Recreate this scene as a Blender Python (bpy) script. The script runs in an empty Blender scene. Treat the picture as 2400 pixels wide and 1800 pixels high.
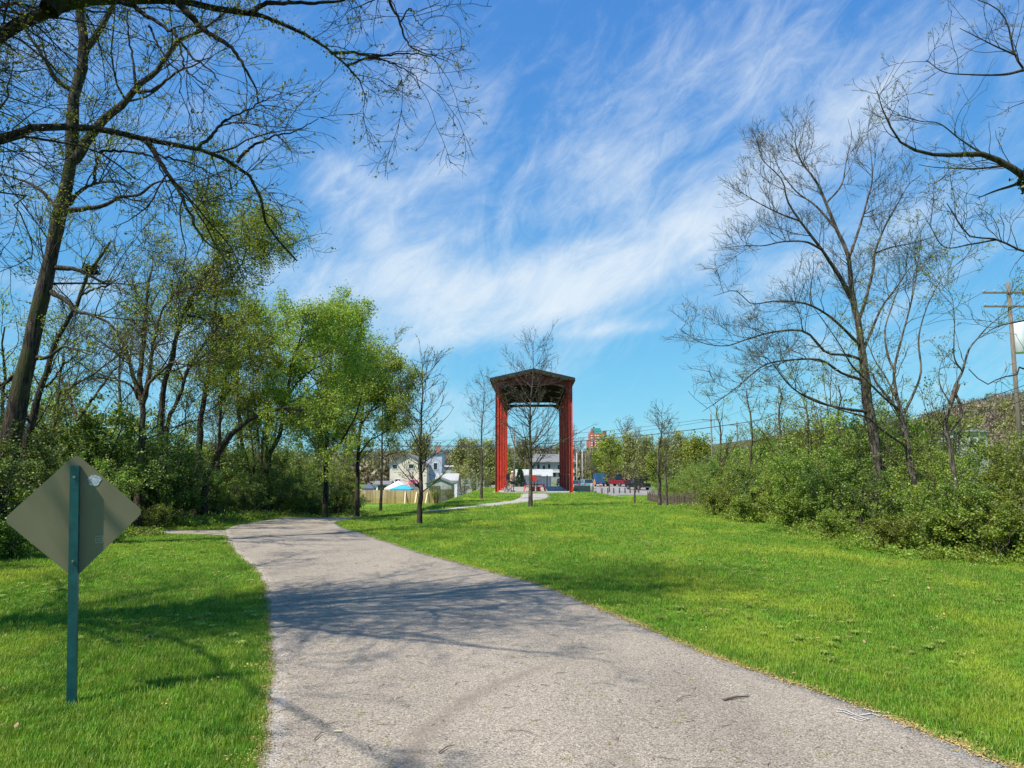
import bpy, bmesh, math, random
import numpy as np
from mathutils import Vector, Matrix
R = math.radians
rnd = random.Random(7)
rng = np.random.default_rng(11)
scene = bpy.context.scene

# ---------------------------------------------------------------- camera
EYE = 1.65; F = 1750.0; PITCH = math.atan(200 / 1750)
cam_d = bpy.data.cameras.new('camera'); cam = bpy.data.objects.new('camera', cam_d)
scene.collection.objects.link(cam); scene.camera = cam
cam.location = (0, 0, EYE); cam.rotation_euler = (math.pi / 2 + PITCH, 0, 0)
cam_d.sensor_width = 36; cam_d.lens = 36 * F / 2400; cam_d.clip_start = 0.1; cam_d.clip_end = 6000

# ---------------------------------------------------------------- sun, sky, exposure
SUN_EL = R(55); SH = Vector((0.77, 0.64)).normalized()          # direction in which shadows fall
sun_from = Vector((-SH.x * math.cos(SUN_EL), -SH.y * math.cos(SUN_EL), math.sin(SUN_EL)))
sd = bpy.data.lights.new('sun', 'SUN'); sd.energy = 5.0; sd.angle = R(0.55); sd.color = (1.0, 0.95, 0.86)
so = bpy.data.objects.new('sun', sd); scene.collection.objects.link(so)
so.rotation_euler = sun_from.to_track_quat('Z', 'Y').to_euler()
scene.view_settings.view_transform = 'Standard'; scene.view_settings.look = 'None'
scene.view_settings.exposure = 0.56; scene.view_settings.gamma = 1.0
scene.view_settings.use_curve_mapping = False
scene.cycles.max_bounces = 6; scene.cycles.transparent_max_bounces = 6
scene.cycles.sample_clamp_indirect = 6
scene.render.film_transparent = False

world = bpy.data.worlds.new('World'); scene.world = world; world.use_nodes = True
wt = world.node_tree; wt.nodes.clear()
def wn(t, **k):
    n = wt.nodes.new(t)
    for a, b in k.items(): setattr(n, a, b)
    return n
def setin(sock, v, tree):
    if hasattr(v, 'is_output') or isinstance(v, bpy.types.NodeSocket): tree.links.new(v, sock)
    else: sock.default_value = v
def wm(op, a, b=None, c=None, clamp=False):
    n = wn('ShaderNodeMath', operation=op, use_clamp=clamp)
    setin(n.inputs[0], a, wt)
    if b is not None: setin(n.inputs[1], b, wt)
    if c is not None: setin(n.inputs[2], c, wt)
    return n.outputs[0]
sky = wn('ShaderNodeTexSky', sky_type='NISHITA')
sky.sun_disc = False; sky.sun_elevation = SUN_EL
sky.sun_rotation = math.atan2(sun_from.x, sun_from.y)
sky.air_density = 1.0; sky.dust_density = 0.0; sky.ozone_density = 4.0; sky.altitude = 0
# film response of the clear sky: bright horizon held back, blue kept
va = wn('ShaderNodeVectorMath', operation='ADD'); wt.links.new(sky.outputs[0], va.inputs[0]); va.inputs[1].default_value = (9.6, 6.4, 2.0)
vd = wn('ShaderNodeVectorMath', operation='DIVIDE'); wt.links.new(sky.outputs[0], vd.inputs[0]); wt.links.new(va.outputs[0], vd.inputs[1])
hsv = wn('ShaderNodeVectorMath', operation='MULTIPLY'); wt.links.new(vd.outputs[0], hsv.inputs[0]); hsv.inputs[1].default_value = (6.0, 10.3, 8.9)
tc = wn('ShaderNodeTexCoord'); sep = wn('ShaderNodeSeparateXYZ'); wt.links.new(tc.outputs['Generated'], sep.inputs[0])
AZ = wm('ARCTAN2', sep.outputs[0], sep.outputs[1]); EL = wm('ARCSINE', sep.outputs[2])
def sky_angle(X, Y):
    d = Vector(((X - 1200) / F, math.cos(PITCH) - (900 - Y) / F * math.sin(PITCH), math.sin(PITCH) + (900 - Y) / F * math.cos(PITCH))).normalized()
    return math.atan2(d.x, d.y), math.asin(d.z)
def wnoise(ang, su, sv, scale, detail, rough, dist, off):
    ca, sa = math.cos(ang), math.sin(ang)
    u = wm('MULTIPLY', wm('ADD', wm('MULTIPLY', AZ, ca), wm('MULTIPLY', EL, sa)), su)
    v = wm('MULTIPLY', wm('SUBTRACT', wm('MULTIPLY', EL, ca), wm('MULTIPLY', AZ, sa)), sv)
    c = wn('ShaderNodeCombineXYZ'); wt.links.new(u, c.inputs[0]); wt.links.new(v, c.inputs[1]); c.inputs[2].default_value = off
    n = wn('ShaderNodeTexNoise'); wt.links.new(c.outputs[0], n.inputs['Vector'])
    n.inputs['Scale'].default_value = scale; n.inputs['Detail'].default_value = detail
    n.inputs['Roughness'].default_value = rough; n.inputs['Distortion'].default_value = dist
    return n.outputs['Fac']
BL = [(1010, 700, 320, 85, 3, .78), (1330, 655, 320, 80, 16, .62), (1640, 510, 330, 85, 30, .62), (1900, 370, 320, 85, 32, .5), (1500, 590, 420, 130, 24, .3),
      (2150, 210, 300, 110, 34, .42), (1330, 350, 260, 100, 42, .42), (1560, 190, 300, 120, 50, .42), (1850, 100, 300, 130, 42, .42), (1700, 330, 650, 230, 33, .30),
      (860, 520, 200, 70, -38, .5), (1060, 780, 200, 42, 14, .5), (1440, 772, 150, 16, 4, .5), (700, 640, 260, 90, 0, .55),
      (60, 660, 300, 30, 2, .55), (300, 820, 480, 130, 0, .55), (980, 150, 260, 150, 60, .34), (600, 100, 340, 140, 20, .3),
      (860, 420, 110, 36, -20, .5), (1480, 880, 300, 60, 8, .18), (1900, 820, 300, 90, 20, .3), (2250, 540, 320, 120, 20, .6), (1950, 560, 420, 60, 24, .3), (1850, 660, 300, 60, 20, .38), (2300, 850, 320, 110, 0, .3),
      (250, 350, 420, 150, 15, .28), (1080, 1000, 110, 50, 0, .5), (1080, 350, 190, 60, 50, .36), (1250, 500, 260, 30, 20, .2)]
mask = None
for X, Y, a, b, ang, s in BL:
    ca_, ce_ = sky_angle(X, Y); u_, e_ = sky_angle(X + 10, Y); _, e2 = sky_angle(X, Y - 10)
    ka = 10 / abs(u_ - ca_); ke = 10 / abs(e2 - ce_)
    dx = wm('MULTIPLY', wm('SUBTRACT', AZ, ca_), ka); dy = wm('MULTIPLY', wm('SUBTRACT', EL, ce_), ke)
    c, sn = math.cos(R(ang)), math.sin(R(ang))
    p = wm('ADD', wm('MULTIPLY', dx, c / a), wm('MULTIPLY', dy, sn / a))
    q = wm('SUBTRACT', wm('MULTIPLY', dy, c / b), wm('MULTIPLY', dx, sn / b))
    r2 = wm('ADD', wm('MULTIPLY', p, p), wm('MULTIPLY', q, q))
    g = wm('MULTIPLY', wm('EXPONENT', wm('MULTIPLY', r2, -1.0)), s)
    mask = g if mask is None else wm('MAXIMUM', mask, wm('MULTIPLY_ADD', mask, 0.55, g)) if False else wm('ADD', mask, g)
n1 = wnoise(R(30), 1.0, 2.0, 4.6, 9, .60, 1.1, 0.3)
n2 = wnoise(R(40), 1.0, 2.3, 11.0, 12, .72, 1.2, 4.1)
n3 = wnoise(R(20), 1.0, 1.7, 2.2, 5, .55, .8, 9.1)
nn = wm('ADD', wm('MULTIPLY', n1, .5), wm('ADD', wm('MULTIPLY', n2, .36), wm('MULTIPLY', n3, .3)))   # mean about .58
m1 = wm('MINIMUM', mask, 1.15)
dens = wm('ADD', wm('MULTIPLY', m1, .66), wm('MULTIPLY', wm('SUBTRACT', nn, .59), 2.35))
mr = wn('ShaderNodeMapRange', interpolation_type='SMOOTHSTEP'); wt.links.new(dens, mr.inputs[0])
mr.inputs[1].default_value = 0.0; mr.inputs[1].default_value = -.06; mr.inputs[2].default_value = 1.15; mr.inputs[3].default_value = 0.02; mr.inputs[4].default_value = .92
up = wn('ShaderNodeMapRange'); wt.links.new(EL, up.inputs[0]); up.inputs[1].default_value = -.02; up.inputs[2].default_value = .05
fac = wm('MULTIPLY', mr.outputs[0], up.outputs[0])
mix = wn('ShaderNodeMix', data_type='RGBA'); wt.links.new(fac, mix.inputs[0]); wt.links.new(hsv.outputs[0], mix.inputs[6])
mix.inputs[7].default_value = (6.3, 7.0, 7.6, 1)
bg = wn('ShaderNodeBackground'); bg.inputs[1].default_value = 0.088
wt.links.new(mix.outputs[2], bg.inputs[0])
wo = wn('ShaderNodeOutputWorld'); wt.links.new(bg.outputs[0], wo.inputs[0])

# ---------------------------------------------------------------- maths of the place
def S(t): t = np.clip(t, 0, 1); return t * t * (3 - 2 * t)
def H(x, y):
    x = np.asarray(x, float); y = np.asarray(y, float)
    hl = np.interp(y, [18, 27, 34, 48, 90, 150, 250], [0, -.08, -.7, -1.15, -2.4, -2.9, -3.6])
    hc = np.interp(y, [25, 45, 62, 84, 105, 150, 250], [0, -.1, -.3, -.43, -2.0, -2.2, -3.0])
    hr = np.interp(y, [22, 30, 50, 105, 125, 150, 250], [0, -.25, -.95, -2.0, -2.0, -1.7, -2.4])
    wl = S((-2.5 - x) / 5); wr = S((x - 5.8) / 6)
    z = hl * wl + hr * wr + hc * (1 - wl - wr)
    z = z + .012 * np.sin(x * 1.7 + 1) * np.sin(y * 1.3) + .02 * np.sin(x * .6) * np.cos(y * .45)
    hh = np.interp(x, [-600, -150, 60, 125, 200, 250, 285, 315, 360, 460, 900], [14, 5, 5, 5, 5, 7, 16, 36, 50, 62, 60])
    hh = hh + 2.5 * np.sin(x * .021 + 2) + 1.5 * np.sin(x * .063)
    return z + hh * S((y - 260) / 260)
def h(x, y): return float(H(x, y))
def ray(X, Y):
    a = (X - 1200) / F; b = (900 - Y) / F
    return Vector((a, math.cos(PITCH) - b * math.sin(PITCH), math.sin(PITCH) + b * math.cos(PITCH)))
def at(X, Y, d):
    r = ray(X, Y); return Vector((0, 0, EYE)) + r * (d / r.y)
def G(X, Y, dmax=400):
    r = ray(X, Y); t = 2.0
    while t < dmax:
        p = Vector((0, 0, EYE)) + r * (t / r.y)
        if p.z <= h(p.x, p.y): break
        t += max(.02, t * .002)
    return Vector((p.x, p.y, h(p.x, p.y)))
def D(x, y): return (x * 1.085, y * 1.085)

# ---------------------------------------------------------------- object helpers
def link(o): scene.collection.objects.link(o); return o
def tag(o, label=None, cat=None, group=None, kind=None):
    if label: o['label'] = label
    if cat: o['category'] = cat
    if group: o['group'] = group
    if kind: o['kind'] = kind
    return o
def thing(name, label, cat, loc=(0, 0, 0), rz=0, group=None):
    o = link(bpy.data.objects.new(name, None)); o.location = loc; o.rotation_euler = (0, 0, rz)
    o.empty_display_size = .2
    return tag(o, label, cat, group)
def mobj(name, me, mat, parent=None, kind=None, loc=None):
    o = link(bpy.data.objects.new(name, me))
    if mat and not me.materials:
        for m in (mat if isinstance(mat, (list, tuple)) else [mat]): me.materials.append(m)
    if parent: o.parent = parent
    if loc is not None: o.location = loc
    if kind: o['kind'] = kind
    return o
def npmesh(name, V, Fq, smooth=True, attrs=None):
    me = bpy.data.meshes.new(name); V = np.asarray(V, np.float32); Fq = np.asarray(Fq, np.int32)
    k = Fq.shape[1]; nf = len(Fq)
    me.vertices.add(len(V)); me.vertices.foreach_set('co', V.ravel())
    me.loops.add(nf * k); me.loops.foreach_set('vertex_index', Fq.ravel())
    me.polygons.add(nf); me.polygons.foreach_set('loop_start', np.arange(0, nf * k, k, dtype=np.int32))
    try: me.polygons.foreach_set('loop_total', np.full(nf, k, np.int32))
    except Exception: pass
    me.polygons.foreach_set('use_smooth', np.full(nf, smooth))
    for an, av in (attrs or {}).items():
        a = me.attributes.new(an, 'FLOAT', 'POINT'); a.data.foreach_set('value', np.asarray(av, np.float32))
    me.update(calc_edges=True); me.validate(); return me

class MB:
    """collects boxes, tubes, prisms"""
    def __init__(s): s.v = []; s.f = []; s.m = []; s.sm = []
    def add(s, vs, fs, mi=0, smooth=False):
        o = len(s.v); s.v += [tuple(v) for v in vs]
        for f in fs: s.f.append([i + o for i in f]); s.m.append(mi); s.sm.append(smooth)
        return s
    def box(s, c, sz, rz=0, mi=0, mat=None, taper=1.0):
        hx, hy, hz = sz[0] / 2, sz[1] / 2, sz[2] / 2; vs = []
        for z in (-1, 1):
            t = taper if z > 0 else 1
            for x, y in ((-1, -1), (1, -1), (1, 1), (-1, 1)): vs.append(Vector((x * hx * t, y * hy * t, z * hz)))
        Mx = mat if mat is not None else Matrix.Rotation(rz, 4, 'Z')
        vs = [(Mx @ v) + Vector(c) for v in vs]
        return s.add(vs, [(0, 3, 2, 1), (4, 5, 6, 7), (0, 1, 5, 4), (1, 2, 6, 5), (2, 3, 7, 6), (3, 0, 4, 7)], mi)
    def beam(s, a, b, w, t=None, mi=0, roll=Vector((0, 0, 1))):
        a = Vector(a); b = Vector(b); t = t or w; d = (b - a).normalized()
        if abs(d.dot(roll)) > .98: roll = Vector((0, 1, 0))
        u = d.cross(roll).normalized(); v = u.cross(d).normalized(); vs = []
        for p in (a, b):
            for x, y in ((-1, -1), (1, -1), (1, 1), (-1, 1)): vs.append(p + u * (x * w / 2) + v * (y * t / 2))
        return s.add(vs, [(0, 1, 2, 3), (4, 7, 6, 5), (0, 4, 5, 1), (1, 5, 6, 2), (2, 6, 7, 3), (3, 7, 4, 0)], mi)
    def tube(s, pts, r, n=8, mi=0, cap=True):
        pts = [Vector(p) for p in pts]; rs = r if isinstance(r, (list, tuple)) else [r] * len(pts); vs = []
        for i, p in enumerate(pts):
            d = (pts[min(i + 1, len(pts) - 1)] - pts[max(i - 1, 0)]).normalized()
            ref = Vector((0, 0, 1)) if abs(d.z) < .9 else Vector((1, 0, 0))
            u = d.cross(ref).normalized(); w = u.cross(d)
            for k in range(n): a = 2 * math.pi * k / n; vs.append(p + (u * math.cos(a) + w * math.sin(a)) * rs[i])
        fs = [(i * n + k, i * n + (k + 1) % n, (i + 1) * n + (k + 1) % n, (i + 1) * n + k) for i in range(len(pts) - 1) for k in range(n)]
        s.add(vs, fs, mi, True)
        if cap:
            o = len(s.v) - len(vs)
            s.f.append([o + k for k in range(n)][::-1]); s.m.append(mi); s.sm.append(False)
            s.f.append([o + (len(pts) - 1) * n + k for k in range(n)]); s.m.append(mi); s.sm.append(False)
        return s
    def prism(s, prof, axis_a, axis_b, origin, ext, mi=0):
        """2-D profile (a,b) extruded along vector ext"""
        A = Vector(axis_a); B = Vector(axis_b); O = Vector(origin); E = Vector(ext); n = len(prof)
        vs = [O + A * a + B * b for a, b in prof] + [O + A * a + B * b + E for a, b in prof]
        return s.add(vs, [tuple(range(n))[::-1], tuple(range(n, 2 * n))] + [(k, (k + 1) % n, (k + 1) % n + n, k + n) for k in range(n)], mi)
    def ring(s, c, r1, r2, axis, n=20, mi=0):
        c = Vector(c); ax = Vector(axis).normalized(); ref = Vector((0, 0, 1)) if abs(ax.z) < .9 else Vector((1, 0, 0))
        u = ax.cross(ref).normalized(); w = u.cross(ax); m = 6; vs = []; fs = []
        for i in range(n):
            a = 2 * math.pi * i / n; rad = u * math.cos(a) + w * math.sin(a)
            for j in range(m): b = 2 * math.pi * j / m; vs.append(c + rad * (r1 + r2 * math.cos(b)) + ax * r2 * math.sin(b))
        for i in range(n):
            for j in range(m): fs.append((i * m + j, ((i + 1) % n) * m + j, ((i + 1) % n) * m + (j + 1) % m, i * m + (j + 1) % m))
        return s.add(vs, fs, mi, True)
    def mesh(s, name):
        me = bpy.data.meshes.new(name); me.from_pydata(s.v, [], s.f)
        me.polygons.foreach_set('material_index', s.m); me.polygons.foreach_set('use_smooth', s.sm); me.update()
        bm = bmesh.new(); bm.from_mesh(me); bmesh.ops.recalc_face_normals(bm, faces=bm.faces); bm.to_mesh(me); bm.free()
        return me
    def build(s, name, mat, parent=None, loc=None, kind=None): return mobj(name, s.mesh(name), mat, parent, kind, loc)

def copy_tree(o, parent=None):
    c = link(o.copy())
    if parent: c.parent = parent
    for ch in list(o.children): copy_tree(ch, c)
    return c

# ---------------------------------------------------------------- materials
def newmat(name):
    m = bpy.data.materials.new(name); m.use_nodes = True; nt = m.node_tree; nt.nodes.clear()
    out = nt.nodes.new('ShaderNodeOutputMaterial'); b = nt.nodes.new('ShaderNodeBsdfPrincipled')
    nt.links.new(b.outputs[0], out.inputs[0]); return m, nt, b, out
def ramp(nt, fac, stops):
    r = nt.nodes.new('ShaderNodeValToRGB'); nt.links.new(fac, r.inputs[0]); e = r.color_ramp.elements
    while len(e) < len(stops): e.new(.5)
    for i, (p, c) in enumerate(stops): e[i].position = p; e[i].color = (*c, 1)
    return r.outputs[0]
def noise(nt, vec, scale, detail=4, rough=.55, dist=0):
    n = nt.nodes.new('ShaderNodeTexNoise'); n.inputs['Scale'].default_value = scale; n.inputs['Detail'].default_value = detail
    n.inputs['Roughness'].default_value = rough; n.inputs['Distortion'].default_value = dist
    if vec is not None: nt.links.new(vec, n.inputs['Vector'])
    return n.outputs['Fac']
def coord(nt, which='Object', sc=None):
    t = nt.nodes.new('ShaderNodeTexCoord'); o = t.outputs[which]
    if which == 'Position': o = nt.nodes.new('ShaderNodeNewGeometry').outputs['Position']
    if sc:
        m = nt.nodes.new('ShaderNodeMapping'); m.inputs['Scale'].default_value = sc; nt.links.new(o, m.inputs[0]); o = m.outputs[0]
    return o
def wpos(nt, sc=None):
    o = nt.nodes.new('ShaderNodeNewGeometry').outputs['Position']
    if sc:
        m = nt.nodes.new('ShaderNodeMapping'); m.inputs['Scale'].default_value = sc; nt.links.new(o, m.inputs[0]); o = m.outputs[0]
    return o
def bump(nt, b, hgt, strength, dist=.01):
    n = nt.nodes.new('ShaderNodeBump'); n.inputs['Strength'].default_value = strength; n.inputs['Distance'].default_value = dist
    nt.links.new(hgt, n.inputs['Height']); nt.links.new(n.outputs[0], b.inputs['Normal'])
def mixc(nt, fac, a, b, blend='MIX'):
    m = nt.nodes.new('ShaderNodeMix'); m.data_type = 'RGBA'; m.blend_type = blend
    for s_, v in ((m.inputs[0], fac), (m.inputs[6], a), (m.inputs[7], b)):
        if isinstance(v, bpy.types.NodeSocket): nt.links.new(v, s_)
        elif isinstance(v, (int, float)): s_.default_value = v
        else: s_.default_value = (*v, 1)
    return m.outputs[2]
def M(name, c1, c2=None, scale=6, rough=.7, bmp=0, metal=0, sc=None, spec=None, detail=5, lo=.35, hi=.65):
    m, nt, b, out = newmat(name); c2 = c2 or tuple(x * .8 for x in c1)
    v = coord(nt, 'Object', sc); n = noise(nt, v, scale, detail)
    nt.links.new(ramp(nt, n, [(lo, c2), (hi, c1)]), b.inputs['Base Color'])
    b.inputs['Roughness'].default_value = rough; b.inputs['Metallic'].default_value = metal
    if spec is not None: b.inputs['Specular IOR Level'].default_value = spec
    if bmp: bump(nt, b, n, bmp)
    return m
def leafmat(name, c1, c2, transl=.45, alt=None):
    """thin leaf: colour by leaf and by plant"""
    m, nt, b, out = newmat(name)
    a = nt.nodes.new('ShaderNodeAttribute'); a.attribute_name = 'rnd'
    oi = nt.nodes.new('ShaderNodeObjectInfo')
    col = ramp(nt, a.outputs['Fac'], [(0, c2), (.75, c1), (1, alt or c1)])
    hs = nt.nodes.new('ShaderNodeHueSaturation'); nt.links.new(col, hs.inputs['Color'])
    mr_ = nt.nodes.new('ShaderNodeMapRange'); nt.links.new(oi.outputs['Random'], mr_.inputs[0]); mr_.inputs[3].default_value = .468; mr_.inputs[4].default_value = .508
    nt.links.new(mr_.outputs[0], hs.inputs['Hue'])
    mv = nt.nodes.new('ShaderNodeMapRange'); nt.links.new(oi.outputs['Random'], mv.inputs[0]); mv.inputs[3].default_value = .72; mv.inputs[4].default_value = 1.22
    nt.links.new(mv.outputs[0], hs.inputs['Value'])
    nt.links.new(hs.outputs[0], b.inputs['Base Color']); b.inputs['Roughness'].default_value = .5
    tr = nt.nodes.new('ShaderNodeBsdfTranslucent'); nt.links.new(mixc(nt, .6, hs.outputs[0], (1.0, .95, .15), 'MULTIPLY'), tr.inputs[0])
    sc_ = nt.nodes.new('ShaderNodeMixShader'); sc_.inputs[0].default_value = transl
    nt.links.new(b.outputs[0], sc_.inputs[1]); nt.links.new(tr.outputs[0], sc_.inputs[2]); nt.links.new(sc_.outputs[0], out.inputs[0])
    return m
def barkmat(name, c1, c2, moss=None, sc=(9, 9, 1.6), bmp=.8):
    m, nt, b, out = newmat(name)
    v = wpos(nt, sc); n = noise(nt, v, 2.2, 6, .6, .5); n2 = noise(nt, wpos(nt), 1.3, 3)
    col = ramp(nt, n, [(.42, tuple(q * .6 for q in c2)), (.6, c1)])
    if moss: col = mixc(nt, ramp(nt, n2, [(.5, (0, 0, 0)), (.62, (1, 1, 1))]), col, moss)
    nt.links.new(col, b.inputs['Base Color']); b.inputs['Roughness'].default_value = .9; b.inputs['Specular IOR Level'].default_value = .2
    bump(nt, b, n, 1.0, .06); return m
MT = {}
MT['bark_dark'] = barkmat('bark_dark', (.085, .066, .05), (.028, .022, .018), (.055, .055, .022))
MT['bark_mossy'] = barkmat('bark_mossy', (.045, .036, .028), (.015, .012, .01), (.038, .044, .012))
MT['bark_brown'] = barkmat('bark_brown', (.15, .11, .075), (.055, .04, .028), (.11, .12, .04))
MT['bark_grey'] = barkmat('bark_grey', (.19, .16, .125), (.085, .07, .055))
MT['bark_young'] = barkmat('bark_young', (.16, .13, .10), (.05, .04, .032))
MT['leaf_bud'] = leafmat('leaf_bud', (.34, .40, .05), (.17, .25, .03), .5)
MT['leaf_spring'] = leafmat('leaf_spring', (.33, .43, .055), (.17, .27, .035), .5, (.44, .47, .08))
MT['leaf_hedge'] = leafmat('leaf_hedge', (.25, .37, .055), (.085, .15, .022), .42, (.40, .50, .11))
MT['leaf_hedge_dark'] = leafmat('leaf_hedge_dark', (.13, .22, .035), (.045, .10, .015), .35, (.26, .36, .06))
MT['leaf_bright'] = leafmat('leaf_bright', (.27, .39, .05), (.12, .21, .028), .45, (.38, .47, .08))
MT['leaf_ivy'] = leafmat('leaf_ivy', (.06, .09, .015), (.02, .035, .008), .2)
MT['leaf_evergreen'] = leafmat('leaf_evergreen', (.03, .07, .02), (.012, .03, .01), .1)
MT['leaf_far'] = leafmat('leaf_far', (.34, .38, .10), (.20, .23, .08), .4, (.42, .40, .16))
MT['leaf_far_brown'] = leafmat('leaf_far_brown', (.30, .25, .17), (.19, .16, .12), .3, (.34, .34, .15))
# ---------------------------------------------------------------- ground, path, paving
def grass_colour(nt, dark=1.0):
    p = wpos(nt)
    big = noise(nt, wpos(nt, (1, .55, 1)), .55, 5, .6, .4); mid = noise(nt, p, 2.6, 4, .6); fine = noise(nt, p, 38, 3, .7)
    col = ramp(nt, mid, [(.3, (.088 * dark, .195 * dark, .018 * dark)), (.7, (.15 * dark, .29 * dark, .024 * dark))])
    col = mixc(nt, ramp(nt, big, [(.50, (0, 0, 0)), (.66, (1, 1, 1))]), col, (.30 * dark, .37 * dark, .035 * dark))
    return col, fine
m, nt, b, out = newmat('lawn_soil'); MT['ground'] = m
gc, fine = grass_colour(nt, .9)
gc = mixc(nt, ramp(nt, fine, [(.35, (.55, .55, .55)), (.65, (1.15, 1.15, 1.15))]), gc, (0, 0, 0)) if False else gc
mul = ramp(nt, fine, [(.3, (.45, .5, .4)), (.7, (1.25, 1.25, 1.3))])
gc = mixc(nt, 1.0, gc, mul, 'MULTIPLY')
sp = nt.nodes.new('ShaderNodeSeparateXYZ'); nt.links.new(wpos(nt), sp.inputs[0])
far = nt.nodes.new('ShaderNodeMapRange'); nt.links.new(sp.outputs[1], far.inputs[0]); far.inputs[1].default_value = 210; far.inputs[2].default_value = 300
gc = mixc(nt, far.outputs[0], gc, (.085, .085, .04))
nt.links.new(gc, b.inputs['Base Color']); b.inputs['Roughness'].default_value = .95; b.inputs['Specular IOR Level'].default_value = .1
bump(nt, b, fine, .6, .03)

m, nt, b, out = newmat('grass_blade'); MT['grass'] = m
gc, fine = grass_colour(nt, 1.25)
oi = nt.nodes.new('ShaderNodeObjectInfo'); hs = nt.nodes.new('ShaderNodeHueSaturation'); nt.links.new(gc, hs.inputs['Color'])
mr_ = nt.nodes.new('ShaderNodeMapRange'); nt.links.new(oi.outputs['Random'], mr_.inputs[0]); mr_.inputs[3].default_value = .7; mr_.inputs[4].default_value = 1.35
nt.links.new(mr_.outputs[0], hs.inputs['Value'])
mj = nt.nodes.new('ShaderNodeMath'); mj.operation = 'FRACT'; mk_ = nt.nodes.new('ShaderNodeMath'); mk_.operation = 'MULTIPLY'; nt.links.new(oi.outputs['Random'], mk_.inputs[0]); mk_.inputs[1].default_value = 17.3; nt.links.new(mk_.outputs[0], mj.inputs[0])
gsel = ramp(nt, mj.outputs[0], [(.0, (.0, .0, .0)), (.55, (.0, .0, .0)), (.62, (.45, .45, .45)), (.9, (.75, .75, .75))])
hcol = mixc(nt, gsel, hs.outputs[0], (.34, .38, .06))
class _o: outputs = [hcol]
hs = _o
nt.links.new(hs.outputs[0], b.inputs['Base Color']); b.inputs['Roughness'].default_value = .45; b.inputs['Specular IOR Level'].default_value = .3
tr = nt.nodes.new('ShaderNodeBsdfTranslucent'); nt.links.new(mixc(nt, .5, hs.outputs[0], (1, 1, .2), 'MULTIPLY'), tr.inputs[0])
ms = nt.nodes.new('ShaderNodeMixShader'); ms.inputs[0].default_value = .4
nt.links.new(b.outputs[0], ms.inputs[1]); nt.links.new(tr.outputs[0], ms.inputs[2]); nt.links.new(ms.outputs[0], out.inputs[0])

m, nt, b, out = newmat('asphalt'); MT['asphalt'] = m
p = wpos(nt)
vo = nt.nodes.new('ShaderNodeTexVoronoi'); vo.inputs['Scale'].default_value = 125; nt.links.new(p, vo.inputs['Vector'])
sv = nt.nodes.new('ShaderNodeSeparateColor'); nt.links.new(vo.outputs['Color'], sv.inputs[0])
agg = ramp(nt, sv.outputs[0], [(.0, (.095, .078, .058)), (.25, (.245, .207, .158)), (.75, (.335, .285, .222)), (1, (.51, .445, .36))])
big = noise(nt, wpos(nt, (1, .35, 1)), .8, 5, .6, .3)
agg = mixc(nt, 1.0, agg, ramp(nt, big, [(.28, (.74, .73, .73)), (.5, (.97, .96, .96)), (.72, (1.10, 1.08, 1.06))]), 'MULTIPLY')
# damp smear and tyre scuffs that belong to the surface: distance to a slanting line
sp = nt.nodes.new('ShaderNodeSeparateXYZ'); nt.links.new(p, sp.inputs[0])
def band(a, b2, w, hi2, hi):
    (x0, y0), (x1, y1) = a, b2; L = math.hypot(x1 - x0, y1 - y0); nx, ny = -(y1 - y0) / L, (x1 - x0) / L; tx, ty = (x1 - x0) / L, (y1 - y0) / L
    def mm(op, q, r_, cl=False):
        n = nt.nodes.new('ShaderNodeMath'); n.operation = op; n.use_clamp = cl
        for i, v in enumerate((q, r_)):
            if isinstance(v, bpy.types.NodeSocket): nt.links.new(v, n.inputs[i])
            elif v is not None: n.inputs[i].default_value = v
        return n.outputs[0]
    dd = mm('ADD', mm('MULTIPLY', mm('SUBTRACT', sp.outputs[0], x0), nx), mm('MULTIPLY', mm('SUBTRACT', sp.outputs[1], y0), ny))
    tt = mm('ADD', mm('MULTIPLY', mm('SUBTRACT', sp.outputs[0], x0), tx), mm('MULTIPLY', mm('SUBTRACT', sp.outputs[1], y0), ty))
    dd = mm('ADD', dd, mm('MULTIPLY', mm('SUBTRACT', noise(nt, p, 3.0, 3), .5), .12))
    g = mm('SUBTRACT', 1.0, mm('DIVIDE', mm('ABSOLUTE', dd, None), w), True)
    e = mm('MULTIPLY', mm('MULTIPLY', mm('ADD', tt, .12), 7.0, True), mm('MULTIPLY', mm('SUBTRACT', L + .12, tt), hi2, True))
    return mm('MULTIPLY', mm('MULTIPLY', g, e), hi)
sms = [band((-.62, 3.6), (-.54, 4.9), .13, 7., .5), band((-.54, 4.9), (-.32, 5.55), .13, 7., .5), band((-.32, 5.55), (.5, 6.8), .12, 1.2, .5), band((.66, 3.6), (.62, 5.6), .08, .8, .35), band((-2.2, 14), (-.6, 10.5), .15, 1., .2)]
for q in sms: agg = mixc(nt, q, agg, (.17, .135, .10))
def edge(attr, w_, col_, thr):
    global agg
    at_ = nt.nodes.new('ShaderNodeAttribute'); at_.attribute_name = attr
    m1_ = nt.nodes.new('ShaderNodeMath'); m1_.operation = 'ADD'; nt.links.new(at_.outputs['Fac'], m1_.inputs[0])
    m0_ = nt.nodes.new('ShaderNodeMath'); m0_.operation = 'MULTIPLY'; nt.links.new(noise(nt, p, 4.5, 5, .65), m0_.inputs[0]); m0_.inputs[1].default_value = w_ * 2.2; nt.links.new(m0_.outputs[0], m1_.inputs[1])
    e_ = nt.nodes.new('ShaderNodeMapRange'); nt.links.new(m1_.outputs[0], e_.inputs[0]); e_.inputs[1].default_value = w_ * (1.1 + thr); e_.inputs[2].default_value = w_ * (2.0 + thr); e_.inputs[3].default_value = .75; e_.inputs[4].default_value = 0
    agg = mixc(nt, e_.outputs[0], agg, col_)
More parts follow.
